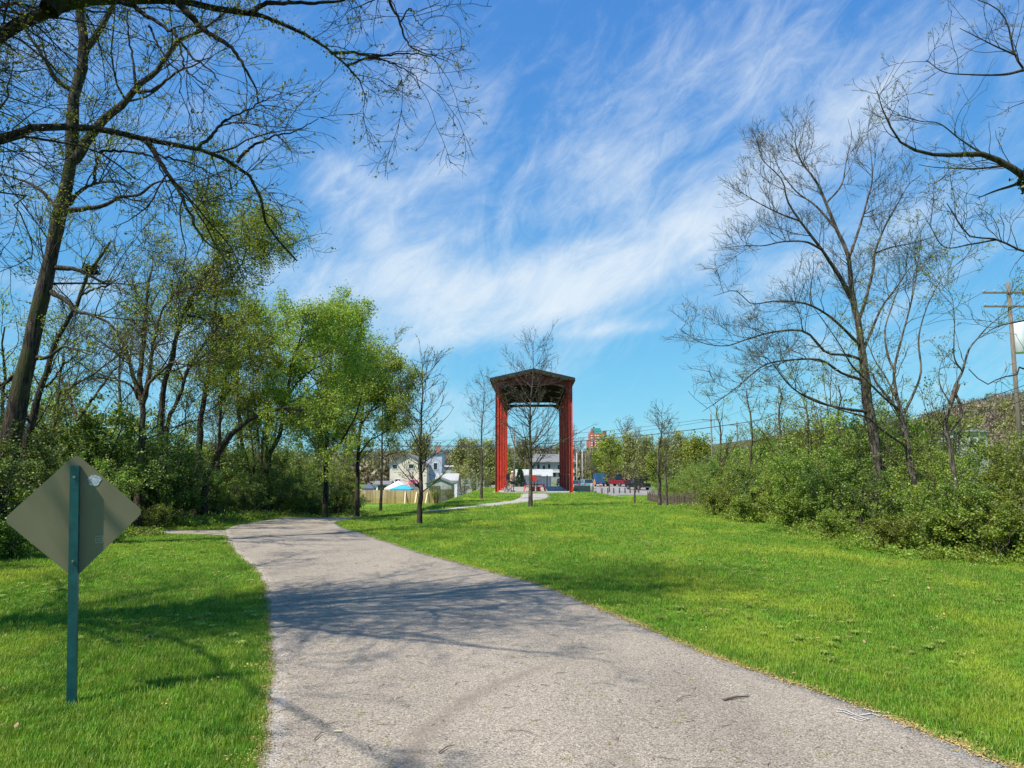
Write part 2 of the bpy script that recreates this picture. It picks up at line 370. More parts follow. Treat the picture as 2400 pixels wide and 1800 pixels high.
edge_grit = mixc(nt, 1.0, ramp(nt, sv.outputs[0], [(0, (.10, .095, .09)), (.3, (.26, .25, .245)), (1, (.52, .50, .49))]), (1, 1, 1), 'MULTIPLY')
edge('from_left', .16, edge_grit, 0); edge('from_right', .18, edge_grit, 0)
edge('from_left', .06, (.15, .10, .06), .1); edge('from_right', .035, (.17, .12, .07), .1)
nt.links.new(agg, b.inputs['Base Color']); b.inputs['Roughness'].default_value = .85; b.inputs['Specular IOR Level'].default_value = .25
bump(nt, b, sv.outputs[0], .5, .004)
MT['concrete'] = M('concrete', (.38, .345, .295), (.30, .27, .235), 2.5, .85, .1)
MT['lot'] = M('lot_paving', (.27, .25, .225), (.20, .185, .17), .5, .9, .05)

def spaced(brks):
    out_ = []
    for a, b_, s in brks: out_ += list(np.arange(a, b_, s))
    return np.array(out_ + [brks[-1][1]])
xs = spaced([(-2600, -600, 250), (-600, -100, 25), (-100, -30, 5), (-30, 30, .5), (30, 100, 5), (100, 600, 20), (600, 2600, 250)])
ys = spaced([(-300, -20, 40), (-20, -4, 2), (-4, 110, .5), (110, 250, 5), (250, 600, 12), (600, 3200, 200)])
XX, YY = np.meshgrid(xs, ys); ZZ = H(XX, YY)
V = np.stack([XX, YY, ZZ], -1).reshape(-1, 3); nx_, ny_ = len(xs), len(ys)
I = np.arange(nx_ * ny_).reshape(ny_, nx_)
Fq = np.stack([I[:-1, :-1], I[:-1, 1:], I[1:, 1:], I[1:, :-1]], -1).reshape(-1, 4)
tag(mobj('ground', npmesh('ground', V, Fq), MT['ground']), kind='structure', label='green lawn and terrain rising to the wooded hills')

def catmull(P_, n):
    P_ = np.asarray(P_, float); L = np.concatenate([[0], np.cumsum(np.linalg.norm(np.diff(P_, axis=0), axis=1))])
    t = np.linspace(0, L[-1], n); Q = np.vstack([2 * P_[0] - P_[1], P_, 2 * P_[-1] - P_[-2]])
    i = np.clip(np.searchsorted(L, t, side='right') - 1, 0, len(P_) - 2); u = ((t - L[i]) / (L[i + 1] - L[i]))[:, None]
    p0, p1, p2, p3 = Q[i], Q[i + 1], Q[i + 2], Q[i + 3]
    return .5 * (2 * p1 + (p2 - p0) * u + (2 * p0 - 5 * p1 + 4 * p2 - p3) * u ** 2 + (3 * p1 - p0 - 3 * p2 + p3) * u ** 3)
def ribbon(name, Lp, Rp, mat, n, w, dz, jit=0., label=None, thick=.0):
    """sheet between two edges, draped on the ground"""
    k = len(Lp); tt = np.linspace(0, k - 1, n)
    def par(P_):
        P_ = np.asarray(P_, float); Q = np.vstack([2 * P_[0] - P_[1], P_, 2 * P_[-1] - P_[-2]])
        i = np.clip(tt.astype(int), 0, k - 2); u = (tt - i)[:, None]; p0, p1, p2, p3 = Q[i], Q[i + 1], Q[i + 2], Q[i + 3]
        return .5 * (2 * p1 + (p2 - p0) * u + (2 * p0 - 5 * p1 + 4 * p2 - p3) * u ** 2 + (3 * p1 - p0 - 3 * p2 + p3) * u ** 3)
    A = par(Lp); B = par(Rp)
    if jit:
        js = lambda s_: sum(np.sin(tt * f_ + s_ * f_) * a_ for f_, a_ in ((23., .5), (41., .35), (97., .3), (173., .2)))
        A = A + np.stack([js(1.) * jit, 0 * tt], 1); B = B + np.stack([js(2.3) * jit, 0 * tt], 1)
    s = np.linspace(0, 1, w)[None, :, None]; P2 = A[:, None, :] * (1 - s) + B[:, None, :] * s
    Z = H(P2[..., 0], P2[..., 1]) + dz
    V_ = np.concatenate([P2, Z[..., None]], -1)
    edge = V_[:, [0], :].copy(); edge[..., 2] -= .05; edge2 = V_[:, [-1], :].copy(); edge2[..., 2] -= .05
    V_ = np.concatenate([edge, V_, edge2], 1); w2 = w + 2
    I_ = np.arange(n * w2).reshape(n, w2); F_ = np.stack([I_[:-1, :-1], I_[:-1, 1:], I_[1:, 1:], I_[1:, :-1]], -1).reshape(-1, 4)
    ua = np.concatenate([[0], np.linspace(0, 1, w), [1]]); ua = np.tile(ua, (n, 1)) * np.linalg.norm(A - B, axis=1)[:, None]; ub = np.linalg.norm(A - B, axis=1)[:, None] - ua
    o = mobj(name, npmesh(name, V_.reshape(-1, 3), F_, True, {'from_left': ua.ravel(), 'from_right': ub.ravel()}), mat); tag(o, label, kind='structure')
    return o, A, B
PL = [(-1.1, -6), (-1.2, 2), (-1.36, 4.1), (-1.8, 5.7), (-2.16, 6.9), (-2.98, 9.3), (-4.1, 12.3), (-5.5, 15.1), (-7.0, 18.6), (-8.3, 22.5), (-8.1, 27), (-7.3, 33), (-6.8, 45), (-7.2, 70)]
PR = [(5.2, -6), (3.5, 2.), (2.85, 4.1), (2.42, 5.6), (1.73, 7.1), (1.08, 9), (.3, 11), (-1.38, 14.3), (-3.6, 18.9), (-5.2, 22.7), (-5.6, 25.5), (-4.6, 31), (-3.9, 45), (-4.4, 70)]
_, EA, EB = ribbon('path', PL, PR, MT['asphalt'], 620, 22, .016, .022, 'pinkish grey asphalt path curving away left around the lawn')
ribbon('side_path', [(-6.6, 18.9), (-8.6, 20.0), (-11, 20.4)], [(-7.0, 21.6), (-8.6, 21.2), (-11, 21.2)], MT['asphalt'], 30, 8, .011, .01, 'short asphalt spur leading into the left hedge')
# pavilion footprint
PX0, PX1, PY0, PY1 = -1.45, 5.15, 63.0, 86.6
fl = [G(1100, 1188), G(1040, 1193)]
FPu = [G(988, 1199.5), G(1050, 1192.5), G(1110, 1185), G(1165, 1178.5), G(1205, 1173), G(1218, 1166), G(1222, 1157)]
FPl = [G(990, 1203), G(1052, 1196.5), G(1110, 1190.5), G(1175, 1185), G(1240, 1177), G(1290, 1168), G(1284, 1157)]
ribbon('footpath', [p[:2] for p in FPl], [p[:2] for p in FPu], MT['concrete'], 90, 8, .014, .01, 'narrow concrete footpath curving up to the red pavilion')
apron = [(x_, y_) for x_, y_ in ((5.3, 66), (9.2, 76), (11.5, 84), (14, 96), (15, 108))]; apron2 = [(5.3, 74), (6.5, 84), (7.5, 92), (8.5, 100), (9, 108)]
ribbon('apron', apron2, apron, MT['concrete'], 60, 8, .014, 0, 'pale concrete apron running from the pavilion to the car park')
ribbon('car_park', [(-30, 112), (-34, 150), (-40, 230)], [(22, 108), (27, 150), (34, 230)], MT['lot'], 50, 30, .02, 0, 'pale paved car park beyond the lawn')
slab = MB(); slab.box(((PX0 + PX1) / 2 + .3, (PY0 + PY1) / 2, -.42), (PX1 - PX0 + .5, PY1 - PY0 + .6, .3), R(-1.5))
tag(slab.build('pavilion_slab', MT['concrete']), 'pale concrete floor slab under the red pavilion', kind='structure')
SLAB = -.27

# ---------------------------------------------------------------- tree growing
def tubes(levels):
    """levels: list of (P[B,N,3], R[B,N], sides) -> verts, quads"""
    Vs, Fs, off = [], [], 0
    for P, Rr, k in levels:
        if len(P) == 0: continue
        B, N, _ = P.shape
        T = np.empty_like(P); T[:, 1:-1] = P[:, 2:] - P[:, :-2]; T[:, 0] = P[:, 1] - P[:, 0]; T[:, -1] = P[:, -1] - P[:, -2]
        T /= np.linalg.norm(T, axis=2, keepdims=True) + 1e-9
        ref = np.where(np.abs((P[:, -1] - P[:, 0])[:, 2:3]) > .7 * np.linalg.norm(P[:, -1] - P[:, 0], axis=1, keepdims=True), np.array([[1., .3, 0]]), np.array([[.1, 0, 1.]]))[:, None, :]
        U = np.cross(T, ref); U /= np.linalg.norm(U, axis=2, keepdims=True) + 1e-9; W = np.cross(T, U)
        a = np.arange(k) * 2 * np.pi / k
        ring = P[:, :, None, :] + Rr[:, :, None, None] * (U[:, :, None, :] * np.cos(a)[None, None, :, None] + W[:, :, None, :] * np.sin(a)[None, None, :, None])
        I_ = (np.arange(B * N * k) + off).reshape(B, N, k)
        J = np.roll(I_, -1, axis=2)
        Fs.append(np.stack([I_[:, :-1], J[:, :-1], J[:, 1:], I_[:, 1:]], -1).reshape(-1, 4)); Vs.append(ring.reshape(-1, 3)); off += B * N * k
    return np.concatenate(Vs), np.concatenate(Fs)
def guided(polys, N=24, wob=.0):
    """polys: list of (points, r0, r1) -> P, R"""
    P = np.stack([catmull([tuple(p) for p in pts], N) for pts, r0, r1 in polys])
    if wob: P[:, 1:-1] += rng.normal(0, wob, P[:, 1:-1].shape)
    t = np.linspace(0, 1, N)[None, :]; r0 = np.array([p[1] for p in polys])[:, None]; r1 = np.array([p[2] for p in polys])[:, None]
    return P, r0 + (r1 - r0) * t ** .72
def spawn(P, Rr, dens, ang, lens, N, wig, up, rfac=.55, tmin=.15, tmax=1., slim=.012, rmin=.002, fall=.5, angsd=.2, taper=.25, maxn=20000, flat=None):
    """children growing from every parent polyline"""
    L = np.linalg.norm(np.diff(P, axis=1), axis=2).sum(1); n = rng.poisson(np.maximum(dens * L * (tmax - tmin), .2))
    idx = np.repeat(np.arange(len(P)), n)
    if len(idx) > maxn: idx = rng.choice(idx, maxn, replace=False)
    B = len(idx)
    if B == 0: return np.zeros((0, N, 3)), np.zeros((0, N))
    t = tmin + (tmax - tmin) * rng.random(B); s = t * (P.shape[1] - 1); i = np.minimum(s.astype(int), P.shape[1] - 2); f = (s - i)[:, None]
    pos = P[idx, i] * (1 - f) + P[idx, i + 1] * f; tan = P[idx, i + 1] - P[idx, i]; tan /= np.linalg.norm(tan, axis=1, keepdims=True) + 1e-9
    rp = Rr[idx, i] * (1 - f[:, 0]) + Rr[idx, i + 1] * f[:, 0]
    q = rng.normal(0, 1, (B, 3)); q[:, 2] += .25
    q -= (q * tan).sum(1, keepdims=True) * tan; q /= np.linalg.norm(q, axis=1, keepdims=True) + 1e-9
    a = rng.normal(ang, angsd, B)[:, None]; d = np.cos(a) * tan + np.sin(a) * q
    ln = lens * (1 - fall * t) * rng.uniform(.55, 1.25, B)
    if isinstance(lens, float) and lens < 0: ln = -lens * L[idx] * (1 - fall * t) * rng.uniform(.55, 1.25, B)
    Q = np.empty((B, N, 3)); Q[:, 0] = pos
    for j in range(1, N):
        d = d + rng.normal(0, wig, (B, 3)); d[:, 2] += up
        if flat is not None: d[:, 2] *= flat
        d /= np.linalg.norm(d, axis=1, keepdims=True) + 1e-9; Q[:, j] = Q[:, j - 1] + d * (ln / (N - 1))[:, None]
    r0 = np.maximum(np.minimum(rp * rfac, ln * slim), rmin)
    RR = r0[:, None] * (1 - (1 - taper) * np.linspace(0, 1, N)[None, :])
    return Q, np.maximum(RR, rmin * .7)
def leaves_at(P, count, size, spread, sizevar=.4, tmin=.3, cluster=1, flatness=.0):
    """diamond leaves scattered along polylines"""
    B, N, _ = P.shape; nb = max(1, count // cluster); bi = rng.integers(0, B, nb); s = (tmin + (1 - tmin) * rng.random(nb)) * (N - 1) * .999; i = s.astype(int); f = (s - i)[:, None]
    c = P[bi, i] * (1 - f) + P[bi, i + 1] * f
    c = np.repeat(c, cluster, 0); n = len(c); c = c + rng.normal(0, spread, (n, 3))
    a = rng.normal(0, 1, (n, 3)); a[:, 2] *= (1 - flatness); a /= np.linalg.norm(a, axis=1, keepdims=True); b_ = rng.normal(0, 1, (n, 3)); b_[:, 2] *= (1 - flatness)
    b_ -= (b_ * a).sum(1, keepdims=True) * a; b_ /= np.linalg.norm(b_, axis=1, keepdims=True) + 1e-9
    sz = (size * rng.uniform(1 - sizevar, 1 + sizevar, n))[:, None]; a = a * sz; b_ = b_ * sz * .36
    V_ = np.stack([c, c + a * .5 + b_, c + a, c + a * .5 - b_], 1).reshape(-1, 3)
    F_ = np.arange(n * 4).reshape(n, 4); r_ = np.repeat(rng.random(n), 4)
    return V_, F_, r_
TRI = [0]
def make_tree(name, label, cat, base, trunk, brs, leaf, mats, group=None, kind_parts=True):
    """trunk: list of levels (P,R,k) ; brs likewise ; leaf (V,F,r) ; all in world space, moved to the base"""
    base = Vector(base); t = thing(name, label, cat, base, 0, group); bb = np.array(base)
    V_, F_ = tubes(trunk); mobj('trunk', npmesh('trunk', V_ - bb, F_), mats[0], t); TRI[0] += 2 * len(F_)
    if brs:
        V_, F_ = tubes(brs); mobj('branches', npmesh('branches', V_ - bb, F_), mats[1], t, 'stuff'); TRI[0] += 2 * len(F_)
    if leaf is not None:
        V_, F_, r_ = leaf; mobj('leaves', npmesh('leaves', V_ - bb, F_, False, {'rnd': r_}), mats[2], t, 'stuff'); TRI[0] += 2 * len(F_)
    return t
def rough_trunk(P, Rr, amt=.06):
    return P, Rr * (1 + rng.normal(0, amt, Rr.shape))
# ---------------------------------------------------------------- trees read off the place
Z1 = lambda x, y: (x / 2.011, y / 2.011)
Z6 = lambda x, y: (x / 2.764, 600 + y / 2.764)
Z7 = lambda x, y: (450 + x / 3.016, 700 + y / 3.016)
Z3 = lambda x, y: (1550 + x / 1.6588, y / 1.6588)
Z8 = lambda x, y: (1900 + x / 3.318, 900 + y / 3.318)
Z9 = lambda x, y: (2150 + x / 3.32, 600 + y / 3.32)
ID = lambda x, y: (x, y)
def pp(fn, pts, d0, d1=None, pre=None):
    d1 = d0 if d1 is None else d1; n = len(pts)
    out_ = [at(*fn(*p), d0 + (d1 - d0) * i / (n - 1)) for i, p in enumerate(pts)]
    return ([Vector(q) for q in pre] if pre else []) + out_
def leafcat(*ls):
    off = 0; Vs = []; Fs = []; rs = []
    for V_, F_, r_ in ls: Vs.append(V_); Fs.append(F_ + off); rs.append(r_); off += len(V_)
    return np.concatenate(Vs), np.concatenate(Fs), np.concatenate(rs)
def sub(P, Rr, lo=0., hi=1.):
    return P, Rr
def P1(x): return x[0]

# --- overhanging mossy tree, trunk just outside the left edge
tb = Vector((-8.3, 6.0, h(-8.3, 6.0)))
f1 = Vector((-8.0, 6.2, 3.0)); 
trunkA = [([tb + Vector((0, 0, -.1)), Vector((-8.25, 6.0, 1.4)), f1, Vector((-7.3, 6.6, 4.2)), Vector((-6.6, 6.9, 5.1))], .30, .17)]
limb = [
 (pp(Z1, [(0, 160), (100, 108), (200, 68), (300, 30), (420, 8), (560, 2), (700, 0), (870, 12), (1000, 35), (1190, 65), (1300, 100), (1450, 170), (1560, 250), (1660, 330), (1710, 420), (1730, 480)], 7.0, 7.8, [(-7.3, 6.6, 4.2), (-5.7, 6.8, 4.9)]), .135, .005),
 (pp(Z1, [(0, 652), (100, 612), (250, 600), (400, 600), (540, 618), (650, 650), (800, 680), (930, 702), (1050, 750), (1130, 800), (1200, 860), (1230, 930), (1245, 1040), (1300, 1120), (1400, 1230)], 6.4, 7.4, [(-8.0, 6.2, 3.0), (-6.4, 6.3, 4.1)]), .095, .008),
 (pp(Z1, [(0, 680), (130, 650), (300, 670), (430, 700), (510, 745), (580, 800), (640, 845)], 6.3, 6.6, [(-8.1, 6.1, 2.6), (-6.3, 6.2, 3.9)]), .045, .006),
 (pp(Z1, [(690, 668), (740, 740), (790, 820), (850, 910), (900, 1020), (950, 1120), (1020, 1170), (1090, 1190)], 6.75, 6.5), .03, .005),
 (pp(Z1, [(840, 14), (950, 130), (1050, 195), (1110, 250), (1170, 350), (1205, 420), (1215, 490)], 7.3, 7.0), .042, .006),
 (pp(Z1, [(560, 4), (640, 40), (720, 90), (830, 170), (900, 260), (990, 330), (1030, 380)], 7.1, 6.6), .03, .005),
 (pp(Z1, [(1180, 62), (1250, 18), (1400, 14), (1570, 8), (1700, -30)], 7.4, 7.9), .03, .012),
 (pp(Z1, [(930, 702), (1000, 640), (1050, 575), (1150, 525), (1250, 470), (1330, 440)], 6.9, 7.3), .02, .004),
 (pp(Z1, [(1120, 765), (1180, 695), (1260, 655), (1400, 612), (1500, 560)], 7.1, 7.4), .018, .004),
 (pp(Z1, [(470, 720), (560, 710), (680, 725), (740, 760), (800, 900), (830, 1000)], 6.6, 6.3), .014, .004),
 (pp(Z1, [(1560, 252), (1640, 245), (1760, 265), (1900, 255), (2050, 265), (2110, 290)], 7.7, 7.6), .02, .004),
 (pp(Z1, [(1640, 310), (1750, 270), (1850, 300), (1950, 350), (1980, 420)], 7.7, 7.9), .016, .004),
 (pp(Z1, [(1840, -260), (1850, -120), (1835, 0), (1880, 90), (1905, 180), (1955, 235), (2060, 262)], 7.9, 7.7), .03, .005),
 (pp(Z1, [(1890, 100), (1930, 40), (1960, 90), (2000, 130)], 7.8, 7.6), .010, .004),
 (pp(Z1, [(230, 50), (330, -80), (460, -180), (700, -260), (1100, -300), (1500, -280), (1840, -260)], 7.0, 7.9), .10, .03),
 (pp(Z1, [(690, 670), (760, 735), (900, 770), (1000, 820), (1080, 850), (1100, 930)], 6.8, 6.6), .012, .004),
 (pp(Z1, [(820, 130), (850, 240), (880, 330), (940, 380), (1000, 420)], 6.8, 6.5), .014, .004),
 (pp(Z1, [(700, 120), (760, 240), (800, 300), (850, 350), (845, 440)], 6.7, 6.6), .012, .004),
 (pp(Z1, [(0, 905), (60, 950), (110, 1040), (150, 1130), (150, 1220)], 6.6, 6.4, [(-7.5, 6.2, 4.0)]), .022, .004),
]
TP = guided(trunkA, 14); LP = guided(limb, 30, .006)
HL = LP                      # limbs higher up, above the picture, whose shade falls on the path and lawn
high = []
for k, (ex, ey, ez) in enumerate([(-1.4, 8.4, 9.8), (-2.2, 6.6, 9.8), (-3.2, 8.0, 10.0), (-5.2, 4.4, 8.2), (-4.6, 3.6, 8.0), (-4.2, 5.4, 8.6), (-4.2, 7.0, 7.6), (-3.4, 4.6, 8.4), (-2.2, 7.0, 8.0), (-3.4, 9.4, 9.0), (-.9, 7.4, 8.4), (-9.5, 7.4, 8.2), (-3.2, 3.2, 7.6), (-1.6, 5.6, 8.6), (-2.6, 8.2, 8.3), (-5.4, 9.5, 7.8), (-7.5, 2.2, 7.2), (-10.5, 4.2, 7.5), (-5.0, 5.6, 9.6), (-4.4, 1.0, 7.2), (-11.2, 8.5, 7.4), (-8.6, 11.4, 8.2), (-1.2, 8.4, 9.2), (-6.8, 7.6, 8.6)]):
    s0 = Vector((-7.3 + rnd.uniform(-.5, .3), 6.3, 4.0 + rnd.uniform(0, .9))); e_ = Vector((ex, ey, ez)); high.append(([s0, s0.lerp(e_, .33) + Vector((0, 0, .7)), s0.lerp(e_, .68) + Vector((rnd.uniform(-.3, .3), rnd.uniform(-.3, .3), .6)), e_], .055, .010))
HP = guided(high, 30, .02)
LP = (np.concatenate([LP[0], HP[0]]), np.concatenate([LP[1], HP[1]]))
l2 = spawn(*guided(limb, 30, .006), 3.6, .85, 1.35, 9, .17, -.03, rfac=.5, tmin=.15, slim=.009, rmin=.0042, fall=.35, maxn=900)
h2 = spawn(*HP, 6.5, .9, 1.7, 9, .15, .0, rfac=.5, tmin=.15, slim=.008, rmin=.0045, fall=.3, maxn=1500)
l2 = (np.concatenate([l2[0], h2[0]]), np.concatenate([l2[1], h2[1]]))
l3 = spawn(*l2, 9.5, .8, .55, 6, .2, -.01, rfac=.6, tmin=.12, slim=.009, rmin=.003, maxn=11500)
l4 = spawn(*l3, 11, .75, .26, 4, .2, .02, rfac=.7, tmin=.15, slim=.010, rmin=.0022, maxn=27000)
lf = leafcat(leaves_at(l4[0], 48000, .026, .008, cluster=3), leaves_at(l3[0], 3000, .024, .008, cluster=3),
             leaves_at(LP[0][:1], 1500, .03, .05, tmin=0.02), leaves_at(LP[0][1:2], 1200, .022, .03, tmin=0.02))
make_tree('overhanging_tree', 'nearest tree, mossy dark limbs reaching in from the upper left with tiny opening leaves', 'tree', tb,
          [(*rough_trunk(*TP, .04), 14), (*rough_trunk(*LP, .03), 8)], [(*l2, 5), (*l3, 4), (*l4, 3)], lf, (MT['bark_mossy'], MT['bark_dark'], MT['leaf_bud']))

def bare_tree(name, label, guides, d, mats, dens=(1.5, 2.6, 4.0), lens=(2.2, 1.0, .5), up=(.05, .04, .03), ang=.75, mx=(260, 1800, 5000), tw=.006, leaf=4000, lsz=.035, base=None, group=None, ksides=12, tmin=.25, wig=.16, N0=22, leaf2=None, wob=.01, spread=.02, slim=.011, cluster=2, minr=None):
    TP = guided(guides, N0, wob)
    dens = (dens[0] * 1.4, dens[1] * 2.2, dens[2] * 2.3); mx = (int(mx[0] * 1.8), int(mx[1] * 1.8), int(mx[2] * 1.5))
    a = spawn(*TP, dens[0], ang, lens[0], 8, wig, up[0], rfac=.5, tmin=tmin, slim=slim, rmin=tw * 1.7, fall=.4, maxn=mx[0])
    b_ = spawn(*a, dens[1], ang, lens[1], 6, wig, up[1], rfac=.6, tmin=.12, slim=slim, rmin=tw * 1.2, maxn=mx[1])
    c = spawn(*b_, dens[2], ang, lens[2], 4, wig, up[2], rfac=.7, tmin=.15, slim=slim, rmin=tw, maxn=mx[2])
    lf = None
    if leaf: lf = leafcat(leaves_at(c[0], int(leaf * .8), lsz, spread, cluster=cluster), leaves_at(b_[0], int(leaf * .2), lsz, spread, cluster=cluster))
    bp = base if base is not None else Vector(guides[0][0][0])
    return make_tree(name, label, 'tree', bp, [(*rough_trunk(*TP, .05), ksides)], [(*a, 5), (*b_, 3), (*c, 3)], lf, mats, group)
def ground_under(p): return Vector((p.x, p.y, h(p.x, p.y) - .05))

# --- big leaning trunk
dB = 15.5
b0 = at(20, 1045, dB); foot = Vector((b0.x - .35, b0.y, h(b0.x - .35, b0.y) - .05))
gB = [([foot] + pp(ID, [(22, 1045), (60, 860), (104, 668), (140, 500), (162, 400), (170, 300), (174, 219), (200, 130), (190, 60), (188, -60), (180, -250)], dB), .25, .06),
      (pp(Z1, [(392, 262), (440, 180), (500, 90), (540, -10), (580, -150)], dB, dB + .3), .09, .03),
      (pp(Z1, [(350, 440), (300, 400), (250, 365), (228, 310), (180, 230), (140, 170), (80, 60)], dB, dB - .5), .06, .015),
      (pp(Z1, [(345, 760), (400, 680), (450, 610), (500, 555), (580, 485), (650, 405), (740, 330), (800, 240), (850, 190), (960, 135), (1060, 60)], dB, dB + .8), .13, .02),
      (pp(Z1, [(620, 430), (720, 425), (820, 350), (900, 310), (1000, 270)], dB + .3, dB - .3), .05, .01),
      (pp(Z1, [(640, 400), (625, 280), (605, 160), (600, 40)], dB + .3, dB + .6), .035, .012),
      (pp(Z1, [(320, 992), (420, 980), (500, 970), (560, 928), (660, 917), (720, 868), (850, 845), (950, 870)], dB, dB - .4), .06, .01),
      (pp(Z1, [(325, 962), (380, 900), (440, 868), (540, 858), (620, 890)], dB, dB + .5), .055, .01),
      (pp(Z1, [(442, 865), (450, 790), (462, 735)], dB + .2, dB + .1), .04, .02),
      (pp(Z1, [(272, 992), (200, 905), (130, 860), (40, 830), (-60, 800)], dB, dB + .4), .05, .01),
      (pp(Z6, [(365, 75), (480, 84), (560, 110), (650, 160), (740, 172), (790, 260)], dB, dB - .5), .06, .01),
      (pp(Z6, [(335, 232), (430, 290), (500, 362), (580, 376), (680, 420), (760, 490), (800, 560)], dB, dB - .6), .06, .01),
      (pp(Z6, [(235, 665), (300, 655), (350, 630), (400, 590), (480, 600), (580, 640)], dB, dB - .3), .05, .01),
      (pp(Z6, [(120, 750), (60, 800), (0, 840), (-80, 880)], dB, dB + .2), .05, .02)]
bare_tree('leaning_tree', 'thick furrowed trunk leaning right behind the diamond sign, tallest on the left', gB, dB, (MT['bark_dark'], MT['bark_dark'], MT['leaf_bud']),
          dens=(1.5, 2.6, 3.6), lens=(2.4, 1.0, .45), mx=(330, 2600, 8000), tw=.0045, leaf=13000, lsz=.035, ksides=18, tmin=.3, base=foot)

def gl(fn, pts, d, r0, r1, d1=None, foot_dx=0, grounded=True):
    q = pp(fn, pts, d, d1)
    if grounded:
        f = ground_under(q[0] + Vector((foot_dx, 0, 0)))
        if q[0].z > f.z + .3: q = [f] + q
        else: q[0] = f
    return (q, r0, r1)
dC = 19
gC = [gl(Z6, [(200, 1100), (250, 900), (320, 680), (400, 480), (480, 350), (530, 220), (575, 110), (640, 20), (720, -100)], dC, .15, .03, foot_dx=-.3),
      gl(Z6, [(530, 250), (620, 210), (700, 190), (800, 130)], dC, .035, .01, grounded=False),
      gl(Z6, [(260, 860), (330, 820), (420, 700), (520, 620)], dC, .04, .01, dC + .5, grounded=False)]
tC = bare_tree('leaning_tree', 'slim dark trunk leaning right with a stick nest in its fork', gC, dC, (MT['bark_dark'], MT['bark_dark'], MT['leaf_bud']),
          mx=(110, 1000, 3200), tw=.005, leaf=2500, lsz=.04)
dD = 22
gD = [gl(Z6, [(912, 1330), (918, 1150), (922, 950), (870, 800), (820, 620), (760, 495), (680, 420), (580, 376)], dD, .16, .02),
      gl(Z6, [(922, 960), (905, 800), (925, 600), (945, 400), (955, 200), (990, 60)], dD, .10, .03, dD + .5, grounded=False),
      gl(Z6, [(925, 950), (970, 820), (1060, 735), (1120, 690), (1220, 720), (1290, 780)], dD, .07, .01, dD - .8, grounded=False),
      gl(Z6, [(925, 940), (955, 850), (980, 650), (1010, 500), (1060, 330), (1150, 240), (1260, 225)], dD, .09, .015, dD + .6, grounded=False),
      gl(Z6, [(900, 930), (840, 830), (760, 800), (640, 760)], dD, .05, .01, dD - .5, grounded=False)]
bare_tree('multistem_tree', 'bare brown tree forking into five stems behind the hedge', gD, dD, (MT['bark_brown'], MT['bark_dark'], MT['leaf_bud']),
          dens=(1.6, 2.6, 3.6), lens=(2.6, 1.1, .55), mx=(230, 1700, 5500), tw=.0055, leaf=4000, lsz=.045)
dX = 21
bare_tree('bare_tree', 'low bare tree spraying thin branches between leaning trunks and five-stem tree',
          [gl(Z6, [(360, 980), (460, 850), (600, 770), (720, 680), (820, 600)], dX, .07, .015), gl(Z6, [(500, 1060), (560, 980), (640, 870), (740, 740), (860, 640)], dX, .06, .01, dX + 1, grounded=False),
           gl(Z6, [(500, 1060), (440, 900), (380, 760), (330, 640)], dX, .05, .01, dX + 1, grounded=False)], dX,
          (MT['bark_brown'], MT['bark_brown'], MT['leaf_bud']), mx=(130, 1000, 3300), tw=.005, leaf=900, lens=(2.4, 1., .5))
dE = 24
gE = [gl(Z6, [(1035, 1250), (1060, 850), (1110, 680), (1140, 540), (1190, 380), (1260, 240), (1330, 130), (1390, 40), (1440, -80)], dE, .15, .04),
      gl(Z6, [(1190, 380), (1300, 400), (1360, 440), (1380, 520)], dE, .05, .015, dE - 1, grounded=False),
      gl(Z6, [(1290, 200), (1382, 190), (1480, 150), (1560, 60), (1600, -60)], dE, .06, .02, dE + 1, grounded=False),
      gl(Z6, [(1210, 190), (1205, 110), (1270, 0), (1320, -120)], dE, .03, .01, dE - .8, grounded=False),
      gl(Z6, [(1380, 40), (1500, -60), (1600, -130)], dE, .03, .01, dE + .6, grounded=False)]
def leafy(name, label, guides, d, nleaf, mats,  mx=(150, 1100, 4200), lsz=.085, spread=.10, tmin=.55, dens=(2.2, 3, 4), lens=(1.8, .9, .5), tw=.006, group=None, up=(.03, .0, -.02), cluster=4):
    dens = (dens[0], dens[1] * .8, dens[2] * .75); mx = (mx[0], int(mx[1] * .55), int(mx[2] * .55))
    return bare_tree(name, label, guides, d, mats, dens=dens, lens=lens, mx=mx, tw=tw, leaf=int(nleaf * 1.5), lsz=lsz * .82, spread=spread * .75, tmin=tmin, group=group, up=up, cluster=cluster)
LM = (MT['bark_dark'], MT['bark_dark'], MT['leaf_spring'])
leafy('leafy_tree', 'tall bent trunk topped by the highest dense yellow-green crown', gE, dE, 26000, LM, tmin=.52, dens=(5, 3.0, 3.6), lens=(2.5, 1.1, .5), mx=(150, 1500, 5200), lsz=.07, spread=.16)
bare_tree('bare_tree', 'dark trunk leaning right just beside the bent trunk with the high crown',
          [gl(Z6, [(1080, 1120), (1120, 1000), (1165, 900), (1220, 730), (1270, 650), (1330, 560), (1382, 515), (1440, 400)], 25, .12, .03), gl(Z6, [(1235, 720), (1300, 660), (1400, 600), (1480, 500), (1600, 420)], 25, .06, .015, 26, grounded=False)], 25,
          (MT['bark_dark'], MT['bark_dark'], MT['leaf_bud']), mx=(110, 800, 2600), tw=.006, leaf=2200, lsz=.05)
gGt = [gl(Z7, [(60, 860), (75, 780), (100, 600), (130, 450), (140, 250), (160, 80), (190, -60)], 27, .17, .04),
      gl(Z7, [(110, 560), (170, 480), (240, 400), (300, 330)], 27, .06, .02, 28, grounded=False),
      gl(Z7, [(150, 290), (240, 270), (330, 180), (470, 90)], 27, .06, .015, 26, grounded=False)]
leafy('leafy_tree', 'straight dark trunk with thin green sprays right of the bent trunk', gGt, 27, 11000, LM, lsz=.07, mx=(150, 1100, 3000), tmin=.4)
